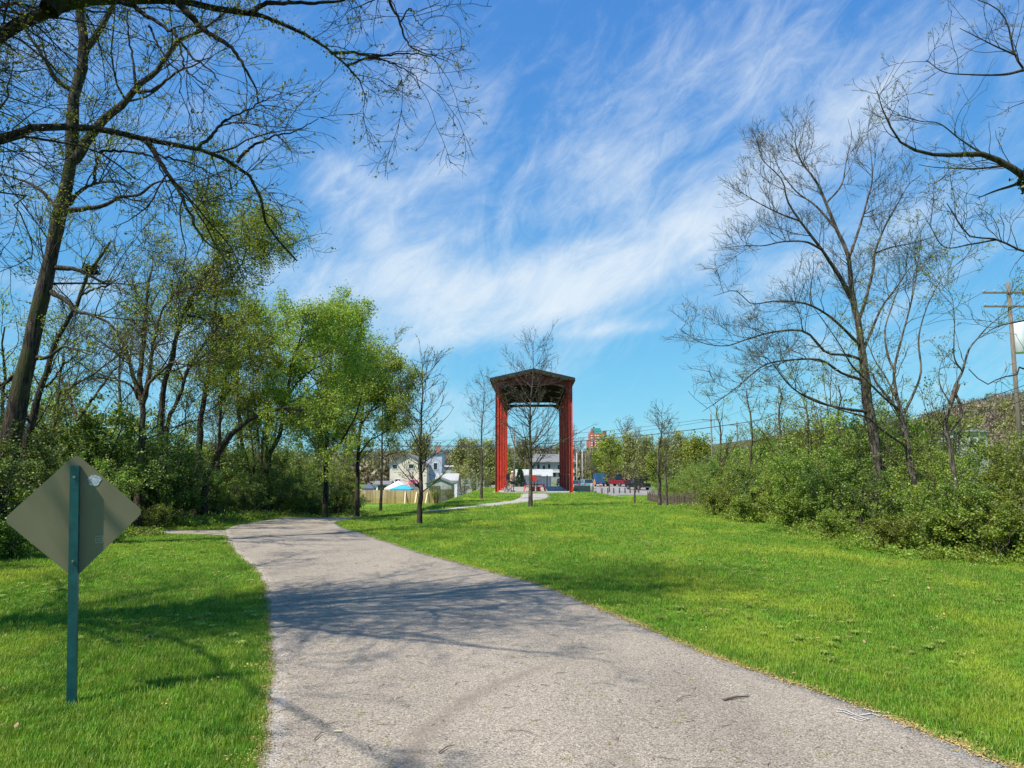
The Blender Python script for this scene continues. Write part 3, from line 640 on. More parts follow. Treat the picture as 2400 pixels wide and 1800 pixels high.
gHt = [gl(Z7, [(100, 1260), (130, 1190), (190, 1090), (280, 960), (420, 850), (580, 785), (720, 775), (850, 850), (950, 940), (1040, 1030)], 25, .15, .02, 24),
       gl(Z7, [(560, 790), (700, 800), (820, 880), (920, 980), (1000, 1060)], 24.5, .04, .01, 23.5, grounded=False),
       gl(Z7, [(500, 810), (620, 850), (760, 860), (900, 950)], 24.5, .04, .01, 25.5, grounded=False)]
bare_tree('arching_tree', 'trunk bowed over in a long arch above the hedge', gHt, 25, (MT['bark_dark'], MT['bark_dark'], MT['leaf_spring']), mx=(150, 1100, 3500), tw=.0055, leaf=6500, lsz=.06, up=(-.03, -.04, -.03), lens=(1.9, .9, .5), tmin=.35, spread=.05)
dark3 = [gl(Z7, [(200, 830), (210, 700), (240, 560), (290, 470), (330, 450), (420, 420)], 28, .11, .02), gl(Z7, [(200, 760), (260, 650), (280, 560)], 28, .05, .02, 28.5, grounded=False)]
bare_tree('bare_tree', 'short black trunk hooked right at its top, behind the arching trunk', dark3, 28, (MT['bark_dark'], MT['bark_dark'], MT['leaf_bud']), mx=(90, 600, 1800), tw=.006, leaf=1500, lsz=.05)
leafy('leafy_tree', 'pale slim trunk standing left of the stem cluster beyond the arch',
      [gl(Z7, [(390, 1200), (345, 980), (320, 600), (325, 450), (330, 250)], 31, .12, .04)], 31, 5000, LM, lsz=.08, mx=(90, 700, 2000), tmin=.45, lens=(2.2, 1, .5))
leafy('leafy_tree', 'reddish cluster of upright stems seen through the arch',
      [gl(Z7, [(470, 1200), (470, 1000), (450, 850), (430, 600), (440, 420)], 30, .08, .02), gl(Z7, [(490, 1210), (500, 1000), (540, 850), (560, 700), (600, 450), (640, 300)], 30, .10, .02),
       gl(Z7, [(520, 1200), (535, 950), (520, 780), (500, 600)], 30, .07, .02), gl(Z7, [(440, 1210), (420, 1020), (400, 840), (380, 700)], 30, .06, .02)], 30, 9000, (MT['bark_brown'], MT['bark_dark'], MT['leaf_spring']), lsz=.08, mx=(170, 1300, 3600), tmin=.45, lens=(2.2, 1, .5))
dI = 30
gI = [gl(Z7, [(540, 1130), (580, 1050), (620, 960), (650, 750), (690, 560), (710, 430), (760, 300), (790, 150)], dI, .15, .03),
      gl(Z7, [(700, 480), (760, 440), (830, 420), (920, 400), (1000, 330), (1060, 240)], dI, .06, .015, dI - 2, grounded=False),
      gl(Z7, [(660, 730), (740, 600), (860, 500), (960, 460), (1080, 420)], dI, .06, .015, dI + 1, grounded=False),
      gl(Z7, [(730, 380), (800, 280), (900, 240), (1010, 190), (1150, 200)], dI, .05, .015, dI + 1, grounded=False),
      gl(Z7, [(690, 540), (600, 400), (520, 300), (470, 200)], dI, .05, .015, dI + 2, grounded=False),
      gl(Z7, [(660, 740), (760, 700), (880, 600), (1000, 560)], dI, .04, .015, dI - 1, grounded=False)]
leafy('willow_tree', 'broad airy green tree spreading over the path bend', gI, dI, 34000, LM, lsz=.085, spread=.14, mx=(320, 2400, 7500), tmin=.3, dens=(3.4, 3.2, 4), lens=(2.0, .95, .55))
dJ = 33
gJ = [gl(Z7, [(945, 1390), (945, 1150), (955, 950), (940, 800), (960, 620), (980, 440), (1010, 260)], dJ, .15, .03),
      gl(Z7, [(950, 1150), (880, 1050), (820, 960), (780, 800)], dJ, .06, .02, dJ + 1, grounded=False),
      gl(Z7, [(960, 1130), (1040, 1030), (1120, 900), (1180, 760), (1220, 560)], dJ, .07, .02, dJ - 1, grounded=False),
      gl(Z7, [(950, 900), (1060, 800), (1100, 600), (1140, 440), (1160, 330)], dJ, .06, .02, dJ + 1, grounded=False),
      gl(Z7, [(945, 760), (880, 600), (860, 450), (900, 300)], dJ, .05, .02, dJ + 2, grounded=False)]
leafy('leafy_tree', 'dark trunked green tree in front of the path bend', gJ, dJ, 20000, LM, lsz=.085, spread=.2, mx=(320, 2400, 7500), tmin=.25, dens=(3.2, 3.2, 4), lens=(1.9, .95, .55))
dK = 38
gK = [gl(Z7, [(1170, 1350), (1175, 1100), (1190, 900), (1220, 700), (1260, 560), (1290, 450)], dK, .15, .03),
      gl(Z7, [(1190, 900), (1270, 780), (1340, 680), (1390, 560), (1410, 470)], dK, .06, .02, dK - 1, grounded=False),
      gl(Z7, [(1200, 820), (1330, 760), (1430, 660), (1460, 600)], dK, .05, .02, dK + 1, grounded=False),
      gl(Z7, [(1180, 1000), (1100, 850), (1080, 700), (1100, 560)], dK, .05, .02, dK + 1, grounded=False),
      gl(Z7, [(1180, 1100), (1260, 1000), (1340, 960), (1420, 900)], dK, .05, .02, dK - 1, grounded=False)]
leafy('leafy_tree', 'rounded rightmost green tree of the left wood', gK, dK, 27000, (MT['bark_dark'], MT['bark_dark'], MT['leaf_spring']), lsz=.10, spread=.16, mx=(300, 2200, 7000), tmin=.25, dens=(3.2, 3.2, 4), lens=(2.1, 1.0, .55))

# --- right side: tall bare tree, pale multi-stem, thin stem
dR = 20.5
gR = [gl(Z8, [(520, 760), (512, 600), (480, 330), (440, 150), (430, 0), (410, -110)], dR, .145, .13),
      (pp(Z3, [(795, 1500), (787, 1420), (778, 1350), (765, 1250), (742, 1160), (728, 1000), (685, 900), (640, 790), (600, 700), (550, 640), (520, 560), (525, 500)], dR), .125, .012),
      (pp(Z3, [(735, 1150), (690, 1070), (650, 1010), (620, 965), (540, 860), (490, 780), (470, 700), (400, 630), (382, 600)], dR, dR - 1.2), .075, .008),
      (pp(Z3, [(540, 860), (460, 830), (380, 790), (330, 760), (275, 730)], dR - .8, dR - 1.3), .03, .006),
      (pp(Z3, [(620, 968), (560, 940), (470, 940), (400, 955), (330, 955), (235, 965)], dR - .5, dR - 1.5), .035, .006),
      (pp(Z3, [(780, 1350), (700, 1270), (640, 1220), (560, 1180), (450, 1170), (350, 1180), (290, 1130), (205, 1150)], dR, dR - 2), .05, .006),
      (pp(Z3, [(785, 1400), (720, 1380), (640, 1370), (560, 1290), (440, 1290), (330, 1320), (250, 1345), (150, 1330), (75, 1280)], dR, dR - 2.5), .05, .006),
      (pp(Z3, [(790, 1480), (700, 1450), (620, 1400), (500, 1400), (400, 1420), (300, 1500), (220, 1560), (160, 1600)], dR, dR - 2.5), .045, .006),
      (pp(Z3, [(800, 1600), (720, 1590), (600, 1560), (500, 1500), (420, 1400), (350, 1380)], dR, dR - 2), .05, .008),
      (pp(Z3, [(782, 1370), (815, 1290), (860, 1190), (920, 1110), (960, 1050), (1010, 1010)], dR, dR + 1), .05, .008),
      (pp(Z3, [(765, 1250), (790, 1180), (825, 1040), (830, 980), (870, 880), (915, 800), (960, 720), (1010, 680)], dR, dR + .8), .055, .008),
      (pp(Z3, [(725, 1010), (745, 960), (775, 870), (800, 780), (820, 700), (815, 600), (800, 520)], dR, dR + .5), .05, .006),
      (pp(Z3, [(640, 790), (700, 720), (720, 620), (740, 530), (725, 460)], dR, dR + .5), .03, .005),
      (pp(Z3, [(830, 985), (900, 960), (1000, 940), (1100, 900)], dR + .4, dR + 1.5), .03, .005),
      (pp(Z3, [(680, 890), (600, 800), (520, 740), (450, 640), (430, 560)], dR, dR + 1), .04, .006)]
bare_tree('tall_bare_tree', 'tallest bare tree on the right, wide fan of fine twigs', gR, dR, (MT['bark_young'], MT['bark_grey'], MT['leaf_bud']),
          dens=(2.6, 3.4, 4.6), lens=(1.5, .8, .38), mx=(480, 4600, 16000), tw=.0042, leaf=4500, lsz=.03, ksides=10, tmin=.25, up=(.05, .06, .06), wig=.13, wob=.0, cluster=2)
dS = 16.5
gS = [gl(Z8, [(912, 930), (870, 855), (800, 725), (770, 600), (750, 480), (722, 330), (702, 245)], dS, .085, .06, foot_dx=.25),
      (pp(Z8, [(705, 250), (650, 170), (590, 90), (520, 0), (480, -80)], dS) , .04, .02),
      (pp(Z3, [(920, 1590), (860, 1540), (800, 1480), (740, 1420), (700, 1350), (640, 1260), (580, 1180)], dS, dS - 1), .035, .006),
      (pp(Z3, [(935, 1610), (912, 1520), (905, 1440), (930, 1330), (960, 1220), (985, 1110), (1000, 1000), (1010, 900), (1040, 850)], dS, dS + .3), .04, .006),
      (pp(Z3, [(945, 1605), (985, 1520), (1010, 1440), (1000, 1320), (1030, 1200), (1080, 1100), (1120, 1040)], dS, dS - .3), .035, .005),
      (pp(Z3, [(935, 1600), (880, 1480), (830, 1400), (800, 1330), (770, 1280)], dS, dS + .5), .03, .006),
      (pp(Z3, [(910, 1450), (880, 1380), (870, 1280), (900, 1180), (930, 1080), (900, 980)], dS, dS + .8), .03, .005),
      (pp(Z8, [(745, 490), (690, 450), (600, 390), (520, 330), (440, 260), (330, 230), (200, 190), (60, 130), (-60, 80)], dS, dS - 1.5), .035, .008)]
bare_tree('pale_multistem_tree', 'pale smooth tree leaning out of the right hedge, splitting into a vase of stems', gS, dS, (MT['bark_grey'], MT['bark_brown'], MT['leaf_bright']),
          dens=(2.0, 2.6, 3.4), lens=(1.7, .8, .4), mx=(230, 1700, 5000), tw=.0036, leaf=3200, lsz=.034, ksides=10, tmin=.25, up=(.04, .04, .03), wob=0)
dT = 15
gT = [gl(Z8, [(1150, 975), (1130, 800), (1102, 620), (1070, 430), (1040, 330), (1080, 180), (1130, 60), (1150, 0)], dT, .055, .035),
      (pp(Z9, [(250, 1150), (300, 1000), (350, 900), (400, 730), (470, 640), (560, 540), (700, 430), (800, 380)], dT, dT + .5), .035, .006),
      (pp(Z9, [(290, 1060), (330, 1150), (340, 1250), (270, 1340), (240, 1420), (250, 1520)], dT), .03, .02),
      (pp(Z9, [(355, 900), (290, 800), (285, 650), (290, 480), (270, 300)], dT, dT - .5), .018, .004),
      (pp(Z9, [(250, 1140), (180, 1010), (170, 900), (200, 780)], dT), .016, .004)]
bare_tree('thin_tree', 'thin crooked tree rising near the right end of the hedge', gT, dT, (MT['bark_grey'], MT['bark_brown'], MT['leaf_bright']),
          dens=(2.0, 2.4, 3.2), lens=(1.3, .7, .35), mx=(120, 800, 2200), tw=.0035, leaf=1300, lsz=.034, ksides=8, wob=0)
dV = 9.5
vb = Vector((9.3, 9.6, h(9.3, 9.6)))
gV = [([vb, Vector((9.2, 9.6, 2)), Vector((8.9, 9.6, 4)), Vector((8.6, 9.5, 6.5)), Vector((8.3, 9.5, 9))], .22, .10),
      ([Vector((8.95, 9.6, 3.6))] + pp(Z3, [(1500, 760), (1410, 685), (1340, 640), (1250, 600), (1150, 602), (1050, 600), (950, 568), (900, 510), (850, 400), (838, 355)], dV, 9.0), .12, .004),
      (pp(Z3, [(1440, 690), (1370, 720), (1300, 742), (1230, 770)], dV), .03, .006),
      (pp(Z3, [(1340, 645), (1240, 655), (1160, 655), (1060, 650), (1000, 640)], dV), .015, .004),
      (pp(Z3, [(1250, 600), (1160, 540), (1080, 480), (1000, 470), (900, 440)], dV), .014, .004),
      ([Vector((8.7, 9.5, 5.6))] + pp(Z3, [(1470, 300), (1410, 270), (1370, 200), (1345, 90), (1300, 30), (1230, 0)], dV), .04, .006),
      (pp(Z3, [(1410, 272), (1330, 290), (1200, 290), (1100, 280), (1030, 235)], dV, dV - .4), .02, .004),
      (pp(Z3, [(1380, 215), (1300, 180), (1240, 150), (1160, 110)], dV, dV - .4), .014, .004),
      ([Vector((9.1, 9.6, 2.9))] + pp(Z3, [(1500, 1010), (1410, 980), (1300, 930), (1200, 920), (1160, 870), (1110, 790)], dV, dV - .5), .04, .006),
      (pp(Z3, [(1300, 932), (1200, 950), (1100, 960), (1040, 870)], dV, dV - .5), .014, .004),
      ([Vector((9.25, 9.6, 1.3))] + pp(Z9, [(900, 900), (830, 915), (700, 935), (610, 965), (560, 1000), (480, 960), (400, 880)], dV, dV - .4), .03, .005),
      (pp(Z9, [(900, 480), (800, 510), (690, 530), (600, 560), (480, 640)], dV), .012, .004)]
TPv = guided(gV, 24)
a = spawn(*TPv, 5.0, .8, 1.05, 8, .17, .03, rfac=.5, tmin=.25, slim=.011, rmin=.004, maxn=420)
b_ = spawn(*a, 6.0, .8, .45, 6, .18, .04, rfac=.6, tmin=.15, slim=.011, rmin=.003, maxn=2600)
c = spawn(*b_, 6.5, .75, .2, 4, .18, .05, rfac=.7, tmin=.15, slim=.012, rmin=.0024, maxn=6500)
tv = make_tree('ivy_tree', 'bare tree reaching in from the right edge with an ivy-wrapped limb', 'tree', vb, [(*rough_trunk(*TPv, .04), 10)], [(*a, 5), (*b_, 4), (*c, 3)],
          leaves_at(c[0], 2600, .02, .006), (MT['bark_dark'], MT['bark_dark'], MT['leaf_bud']))
iv = leaves_at(TPv[0][1:2, 5:13], 6000, .05, .05, tmin=0); V_, F_, r_ = iv
mobj('ivy', npmesh('ivy', V_ - np.array(vb), F_, False, {'rnd': r_}), MT['leaf_ivy'], tv, 'stuff')

# nest in the fork
nb_ = at(*Z6(590, 85), dC); nt_ = MB()
for i in range(90):
    a_ = rnd.uniform(0, 6.28); rr = rnd.uniform(.05, .17); z_ = rnd.uniform(-.13, .1); d_ = Vector((-math.sin(a_), math.cos(a_), rnd.uniform(-.4, .4))) * rnd.uniform(.08, .2)
    c_ = Vector((math.cos(a_) * rr, math.sin(a_) * rr, z_ * (1.2 - rr * 2))); nt_.beam(c_ - d_, c_ + d_, .014)
tag(nt_.build('nest', MT['bark_dark'], None, nb_), 'round nest of dark sticks in the slim leaning tree', 'nest')

# young lawn trees
def young(label, X, Y, topY, r0, d=None, low=.10, seed=0, leaf=500, crown=1.25, mat=None, bark='bark_young', d2=None, trunks=None, group='young trees planted on the lawn', dens=4.2, lsz=.045):
    g = G(X, Y); top = at(X + (trunks or 6), topY, g.y); Hh = top.z - g.z
    TPy = guided([([g - Vector((0, 0, .05)), g + Vector((.02, 0, Hh * .25)), g + Vector((.0, .02, Hh * .55)), g + (top - g) * .8 + Vector((.03, 0, 0)), top], r0, .006)], 18, .012)
    sc_ = Hh / 7
    a = spawn(*TPy, dens / sc_ * 1.7, 1.05, 2.3 * sc_ * crown, 9, .09, .085, rfac=.42, tmin=low + .1, slim=.010, rmin=.009, fall=.6, maxn=120, angsd=.18)
    b_ = spawn(*a, 5.2, .65, .8 * sc_, 6, .13, .04, rfac=.6, tmin=.12, rmin=.007, maxn=1100)
    c = spawn(*b_, 5.5, .6, .38, 4, .15, .03, rfac=.7, tmin=.12, rmin=.0055, maxn=3800)
    lf = leaves_at(c[0], leaf, lsz, .02, cluster=2) if leaf else None
    return make_tree('young_tree', label, 'tree', g, [(*TPy, 9)], [(*a, 5), (*b_, 3), (*c, 3)], lf, (MT[bark], MT[bark], MT[mat or 'leaf_bud']), group)
young('young dark-trunked tree nearest the wood edge with a hazy green crown', 892, 1199, 830, .13, leaf=7500, crown=1.75, bark='bark_dark', mat='leaf_spring', lsz=.06, trunks=4)
young('young bare tree nearest the camera on the lawn with upswept twigs', 983, 1229, 850, .095, leaf=900, bark='bark_dark', crown=1.25)
young('slender bare young tree just left of the red pavilion', 1128, 1170, 885, .105, leaf=200, crown=1.05)
young('bare young tree standing directly in front of the red pavilion', 1243, 1188, 802, .115, leaf=700, crown=1.3, low=.12, dens=5.6)
young('smallest thin young tree right of the pavilion in front of the bollards', 1487, 1181, 1045, .06, leaf=500, crown=1.1, mat='leaf_spring', group=None)
young('dark bare tree at the left end of the picket fence', 1545, 1187, 963, .12, leaf=300, crown=1.2, low=.22, dens=6)
young('pale barked tree beside the dark one at the picket fence', 1561, 1186, 1005, .10, leaf=600, crown=1.1, low=.22, bark='bark_grey', mat='leaf_spring', dens=6)
young('small green young tree growing between the bollards', 1428, 1154, 1050, .13, leaf=2600, mat='leaf_spring', bark='bark_grey', crown=1.0, group=None, lsz=.14)
print('TREES TRI', TRI[0])
# ---------------------------------------------------------------- shrubs
def shrub_proto(name, hgt, rad, nst, nleaf, lsz, leafm, seed, bare=.0, stem='bark_grey', spread=.05):
    pol = []
    for i in range(nst):
        a_ = rng.uniform(0, 2 * np.pi); r_ = rng.uniform(0, .28) * rad; o = rng.uniform(.35, 1.0) * rad; hz = hgt * rng.uniform(.55, 1.0) * (1 - .35 * (o / rad) ** 2)
        p0 = Vector((math.cos(a_) * r_, math.sin(a_) * r_, -.05)); p3 = Vector((math.cos(a_) * o, math.sin(a_) * o, hz))
        p1 = p0.lerp(p3, .35) + Vector((0, 0, hz * .18)); p2 = p0.lerp(p3, .72) + Vector((0, 0, hz * .16))
        if i % 3 == 0: p3.z *= .72; p3.x *= 1.15; p3.y *= 1.15
        pol.append(([p0, p1, p2, p3], rng.uniform(.012, .028), .005))
    G0 = guided(pol, 10, .02)
    a = spawn(*G0, 5, .9, .62, 6, .18, .0, rfac=.6, tmin=.18, rmin=.005, maxn=nst * 10, fall=.2)
    b_ = spawn(*a, 5, .8, .28, 4, .18, .02, rfac=.7, tmin=.15, rmin=.0035, maxn=nst * 34)
    V_, F_ = tubes([(*G0, 5), (*a, 3), (*b_, 3)]); ms = npmesh('stems', V_, F_)
    lv = leafcat(leaves_at(b_[0], int(nleaf * .72), lsz, spread, tmin=.1, flatness=.45, sizevar=.55), leaves_at(a[0], int(nleaf * .28), lsz, spread, tmin=.2, flatness=.45))
    V_, F_, r_ = lv; c = V_[::4]; keep = c[:, 2] > .12
    F_ = F_[keep]; ml = npmesh('foliage', V_, F_, False, {'rnd': r_})
    return (ms, ml, stem, leafm, rad, hgt)
PR_ = [shrub_proto('a', 3.1, 1.5, 26, 22000, .048, 'leaf_hedge', 1), shrub_proto('b', 2.6, 1.4, 22, 19000, .046, 'leaf_hedge', 2),
       shrub_proto('c', 3.3, 1.35, 24, 17000, .050, 'leaf_hedge', 3), shrub_proto('d', 1.25, .95, 16, 6000, .055, 'leaf_bright', 4),
       shrub_proto('e', 3.4, 1.2, 26, 3200, .05, 'leaf_bright', 5, stem='bark_brown')]
for q in PR_: print('shrub tris', 2 * len(q[0].polygons) + 2 * len(q[1].polygons))
def shrub(i, x, y, s, label, group, leafm=None, name='leafy_shrub', sz=None, cat='shrub'):
    ms, ml, st, lm, rad, hg = PR_[i]; t = thing(name, label, cat, (x, y, h(x, y)), rnd.uniform(0, 6.28), group)
    t.scale = (s, s, sz or s)
    o = link(bpy.data.objects.new('stems', ms)); o.parent = t; o['kind'] = 'stuff'
    if not ms.materials: ms.materials.append(MT[st])
    o2 = link(bpy.data.objects.new('foliage', ml)); o2.parent = t; o2['kind'] = 'stuff'
    if not ml.materials: ml.materials.append(MT[lm])
    if leafm:
        o2.material_slots[0].link = 'OBJECT'; o2.material_slots[0].material = MT[leafm]
    return t
ORD = ['nearest', 'second', 'third', 'fourth', 'fifth', 'sixth', 'seventh', 'eighth', 'ninth', 'tenth', 'eleventh', 'twelfth', 'thirteenth', 'fourteenth', 'fifteenth', 'sixteenth', 'seventeenth', 'eighteenth', 'nineteenth', 'twentieth', 'twenty-first', 'twenty-second', 'twenty-third', 'twenty-fourth', 'twenty-fifth', 'twenty-sixth', 'twenty-seventh', 'twenty-eighth', 'twenty-ninth', 'thirtieth'] + ['thirty-' + q for q in ('first', 'second', 'third', 'fourth', 'fifth', 'sixth', 'seventh', 'eighth', 'ninth')] + ['fortieth'] + ['forty-' + q for q in ('first', 'second', 'third', 'fourth', 'fifth', 'sixth', 'seventh', 'eighth', 'ninth')] + ['fiftieth'] + ['fifty-' + q for q in ('first', 'second', 'third', 'fourth', 'fifth', 'sixth')]
def along(line, step):
    L = np.concatenate([[0], np.cumsum(np.linalg.norm(np.diff(np.array(line, float), axis=0), axis=1))]); s = 0; out_ = []
    while s <= L[-1]:
        out_.append((float(np.interp(s, L, [p[0] for p in line])), float(np.interp(s, L, [p[1] for p in line])))); s += step * rnd.uniform(.8, 1.2)
    return out_
# left hedge
def row(line, step, side, rowname, kinds, s0, s1, leafms, group, grow=None):
    for k, (x, y) in enumerate(along(line, step)):
        s = rnd.uniform(s0, s1) * rnd.choice((.85, 1, 1, 1.12)) * (grow(y) if grow else 1); lm = leafms[k % len(leafms)] if leafms else None
        tone = {'leaf_hedge': 'green', 'leaf_hedge_dark': 'dark green', 'leaf_bright': 'bright yellow-green', 'leaf_spring': 'pale green', None: 'green'}[lm]
        shrub(kinds[k % len(kinds)], x + rnd.uniform(-.3, .3), y + rnd.uniform(-.3, .3), s, f'{tone} shrub, {ORD[k]} from the camera in the {rowname} row of {side} hedge', group, lm)
LG = 'shrubs of the left hedge'; RG = 'shrubs of the right hedge'
row([(-10.6, 10.5), (-10.9, 15), (-11.0, 20), (-10.3, 25), (-9.9, 30), (-9.6, 38), (-9.8, 46)], 1.7, 'left', 'front', [1, 0, 1, 2], .8, 1.02, ['leaf_hedge_dark', 'leaf_hedge', 'leaf_hedge_dark', 'leaf_hedge_dark'], LG)
row([(-13.0, 11), (-13.2, 18), (-12.9, 25), (-12, 32), (-11.6, 42), (-11.6, 50)], 2.0, 'left', 'back', [0, 2, 0, 1], 1.2, 1.5, ['leaf_hedge', 'leaf_hedge_dark', 'leaf_hedge_dark'], LG)
row([(-15.5, 14), (-15.6, 24), (-15, 36), (-14, 50)], 2.8, 'left', 'rearmost', [2, 0], 1.3, 1.65, ['leaf_hedge_dark', 'leaf_hedge'], LG)
# right hedge
row([(10.4, 12.6), (9.0, 14.6), (8.9, 17), (9.0, 21), (9.1, 26), (9.2, 30), (10.0, 35), (10.9, 40), (12.4, 48), (13.6, 58), (15.0, 70), (17.0, 85)], 1.65, 'right', 'front', [1, 1, 0, 2], .72, .95, ['leaf_hedge', 'leaf_bright', 'leaf_hedge', 'leaf_spring', 'leaf_hedge_dark'], RG)
row([(12.9, 12.5), (11.4, 15.5), (11.2, 20), (11.2, 27), (12, 34), (13.8, 42), (15.6, 52), (17, 62), (19, 76), (21, 88)], 2.0, 'right', 'middle', [0, 2, 4, 0, 1], 0.93, 1.14, ['leaf_hedge', 'leaf_hedge', 'leaf_bright', 'leaf_bright'], RG, lambda y: .84 + .16 * min(max((y - 13) / 8, 0), 1) + min(max((y - 16) / 60, 0), .35))
row([(15.5, 13), (14.0, 17), (13.6, 24), (14, 32), (16, 42), (19, 54)], 2.6, 'right', 'rearmost', [4, 0, 2, 4], 1.0, 1.3, [None, 'leaf_hedge', None], RG, lambda y: .76 + .3 * min(max((y - 13) / 9, 0), 1) + min(max((y - 16) / 50, 0), .5))
for k, (X, Y, i, s, lab) in enumerate([(2210, 1308, 3, .75, 'low bright leafy sapling clump at the foot of the hedge below the pale tree'), (2330, 1322, 3, .85, 'bright low clump at the right hedge foot, nearest the right edge'),
        (2060, 1296, 3, .6, 'low yellow-green clump at the foot of the right hedge, below the tallest bare tree'), (1955, 1268, 3, .6, 'small bright bush bulging onto the lawn from the right hedge'), (1850, 1240, 3, .8, 'rounded bright bush at the middle of the right hedge foot'),
        (1745, 1228, 3, .75, 'low spreading bush on the grass edge near the picket fence'), (1668, 1212, 3, .9, 'bright bush covering the near end of the picket fence'), (2398, 1312, 3, .8, 'low bush cut by the right frame edge')]):
    g = G(X, Y - 2); shrub(i, g.x + .25, g.y + .3, s, lab, 'low bushes at the foot of the right hedge', None, 'low_bush')
for k, (X, Y, s, lab) in enumerate([(40, 1318, .7, 'low dark bush at the left edge beside the sign'), (365, 1245, .6, 'low bush right of the diamond sign at the hedge foot'), (430, 1240, .45, 'smallest low bush where the side path meets the hedge'), (850, 1196, .9, 'rounded bush ending the left hedge by the plank fence')]):
    g = G(X, Y - 2); shrub(3, g.x - .3, g.y + .4, s, lab, 'low bushes at the foot of the left hedge', 'leaf_hedge', 'low_bush')

for k, (x, y, s, lab) in enumerate([(-8.4, 84, .9, 'first scrubby brown bush left of the pavilion before the parked cars'), (-7.0, 86, .8, 'second scrubby bush in front of the parked cars'), (-5.6, 85, .85, 'third scrubby bush in front of the parked cars'), (-4.3, 87, .75, 'scrubby bush closest to the pavilion left columns'), (-3.0, 88, .7, 'small scrubby bush behind the left pavilion columns')]):
    shrub(4, x, y, s, lab, 'scrubby bushes before the parked cars')
# ---------------------------------------------------------------- woodland and trees farther off
def proto_tree(hgt, crown_r, nleaf, lsz, bark, leafm, low=.3, dens=3.5, mx=(80, 600, 1500), tw=.012, spread=.2, up=.06):
    TPy = guided([([Vector((0, 0, -.1)), Vector((.1, .05, hgt * .3)), Vector((-.05, .1, hgt * .6)), Vector((.1, 0, hgt * .95))], hgt * .018, .03)], 12, .05)
    a = spawn(*TPy, dens, .8, crown_r * 1.35, 8, .14, up, rfac=.5, tmin=low, slim=.013, rmin=tw * 2, fall=.5, maxn=mx[0])
    b_ = spawn(*a, 2.2, .7, crown_r * .5, 5, .16, .03, rfac=.6, tmin=.15, rmin=tw * 1.3, maxn=mx[1])
    c = spawn(*b_, 3, .7, crown_r * .22, 4, .16, .02, rfac=.7, tmin=.15, rmin=tw, maxn=mx[2])
    V0, F0 = tubes([(*TPy, 8)]); V1, F1 = tubes([(*a, 4), (*b_, 3), (*c, 3)])
    mt = npmesh('trunk', V0, F0); mb = npmesh('branches', V1, F1); mt.materials.append(MT[bark]); mb.materials.append(MT[bark]); ml = None
    if nleaf: V_, F_, r_ = leaves_at(c[0], nleaf, lsz, spread, cluster=1); ml = npmesh('leaves', V_, F_, False, {'rnd': r_}); ml.materials.append(MT[leafm])
    return mt, mb, ml
def place_tree(pr, name, label, x, y, s, group, z=None, cat='tree', leafm=None):
    t = thing(name, label, cat, (x, y, h(x, y) if z is None else z), rnd.uniform(0, 6.28), group); t.scale = (s, s, s)
    for nm, me in zip(('trunk', 'branches', 'leaves'), pr):
        if me is None: continue
        o = link(bpy.data.objects.new(nm, me)); o.parent = t
        if nm != 'trunk': o['kind'] = 'stuff'
        if nm == 'leaves' and leafm: o.material_slots[0].link = 'OBJECT'; o.material_slots[0].material = MT[leafm]
    return t
WB = [proto_tree(9, 2.6, 1200, .07, 'bark_brown', 'leaf_bud', .3, 3.2, (70, 700, 2600), .009), proto_tree(8, 2.3, 2800, .08, 'bark_dark', 'leaf_spring', .3, 3.4, (70, 600, 2000), .009)]
WG = 'bare trees deep in the left wood'
for k, (x, y) in enumerate(sorted([(-24, 26), (-20, 29), (-17.5, 33), (-22, 36), (-27, 34), (-18, 41), (-14.5, 44), (-24, 46), (-31, 44), (-19, 52), (-29, 56), (-15, 58), (-36, 40), (-33, 28), (-13, 50), (-25, 64), (-40, 60), (-18, 24), (-28, 22)], key=lambda q: q[0] / q[1])):
    place_tree(WB[k % 2], 'woodland_tree', f'slender background tree deep in the left wood, {ORD[k] if k else "first"} from the left', x, y, rnd.uniform(.75, 1.1), WG)
for x, y, s, lab in ((-11.6, 3.2, .95, 'leafing tree outside the left frame edge, abreast of the sign'), (-13.2, 7.6, 1.05, 'leafing tree outside the left frame edge, behind the sign'), (-12.4, -1.5, 1.0, 'leafing tree left of the camera at the hedge'), (-9.8, .6, .8, 'smaller leafing tree left of the camera')):
    place_tree(WB[1], 'hedgerow_tree', lab, x, y, s, 'trees of the left hedge beside the camera')
RB = proto_tree(6.5, 1.9, 900, .06, 'bark_brown', 'leaf_bright', .1, 4.5, (80, 800, 2600), .008, .08, .1)
for k, (X, d, s, lab) in enumerate([(1690, 34, .78, 'first brownish twiggy sapling behind the right hedge, by the crossarm poles'), (1760, 32, .85, 'second brownish twiggy sapling behind the right hedge'), (1830, 30, .85, 'third brownish twiggy sapling behind the right hedge'),
        (1900, 29, .8, 'fourth twiggy sapling, left of the tallest bare tree'), (1970, 28, .8, 'fifth twiggy sapling, just left of the tall bare trunk'), (2110, 24, .7, 'sapling between the tall bare trunk and the pale tree')]):
    p = at(X, 1100, d); place_tree(RB, 'sapling', lab, p.x, p.y, s, 'twiggy saplings behind the right hedge')
FB = [proto_tree(9, 3.6, 5200, .34, 'bark_grey', 'leaf_far', .15, 3.2, (70, 420, 1100), .03, .45, .03), proto_tree(10, 3.6, 600, .2, 'bark_grey', 'leaf_far_brown', .25, 3.2, (70, 520, 1700), .022, .3, .05),
      proto_tree(8, 3.4, 4600, .34, 'bark_grey', 'leaf_spring', .12, 3.2, (70, 420, 1100), .03, .45, .03)]
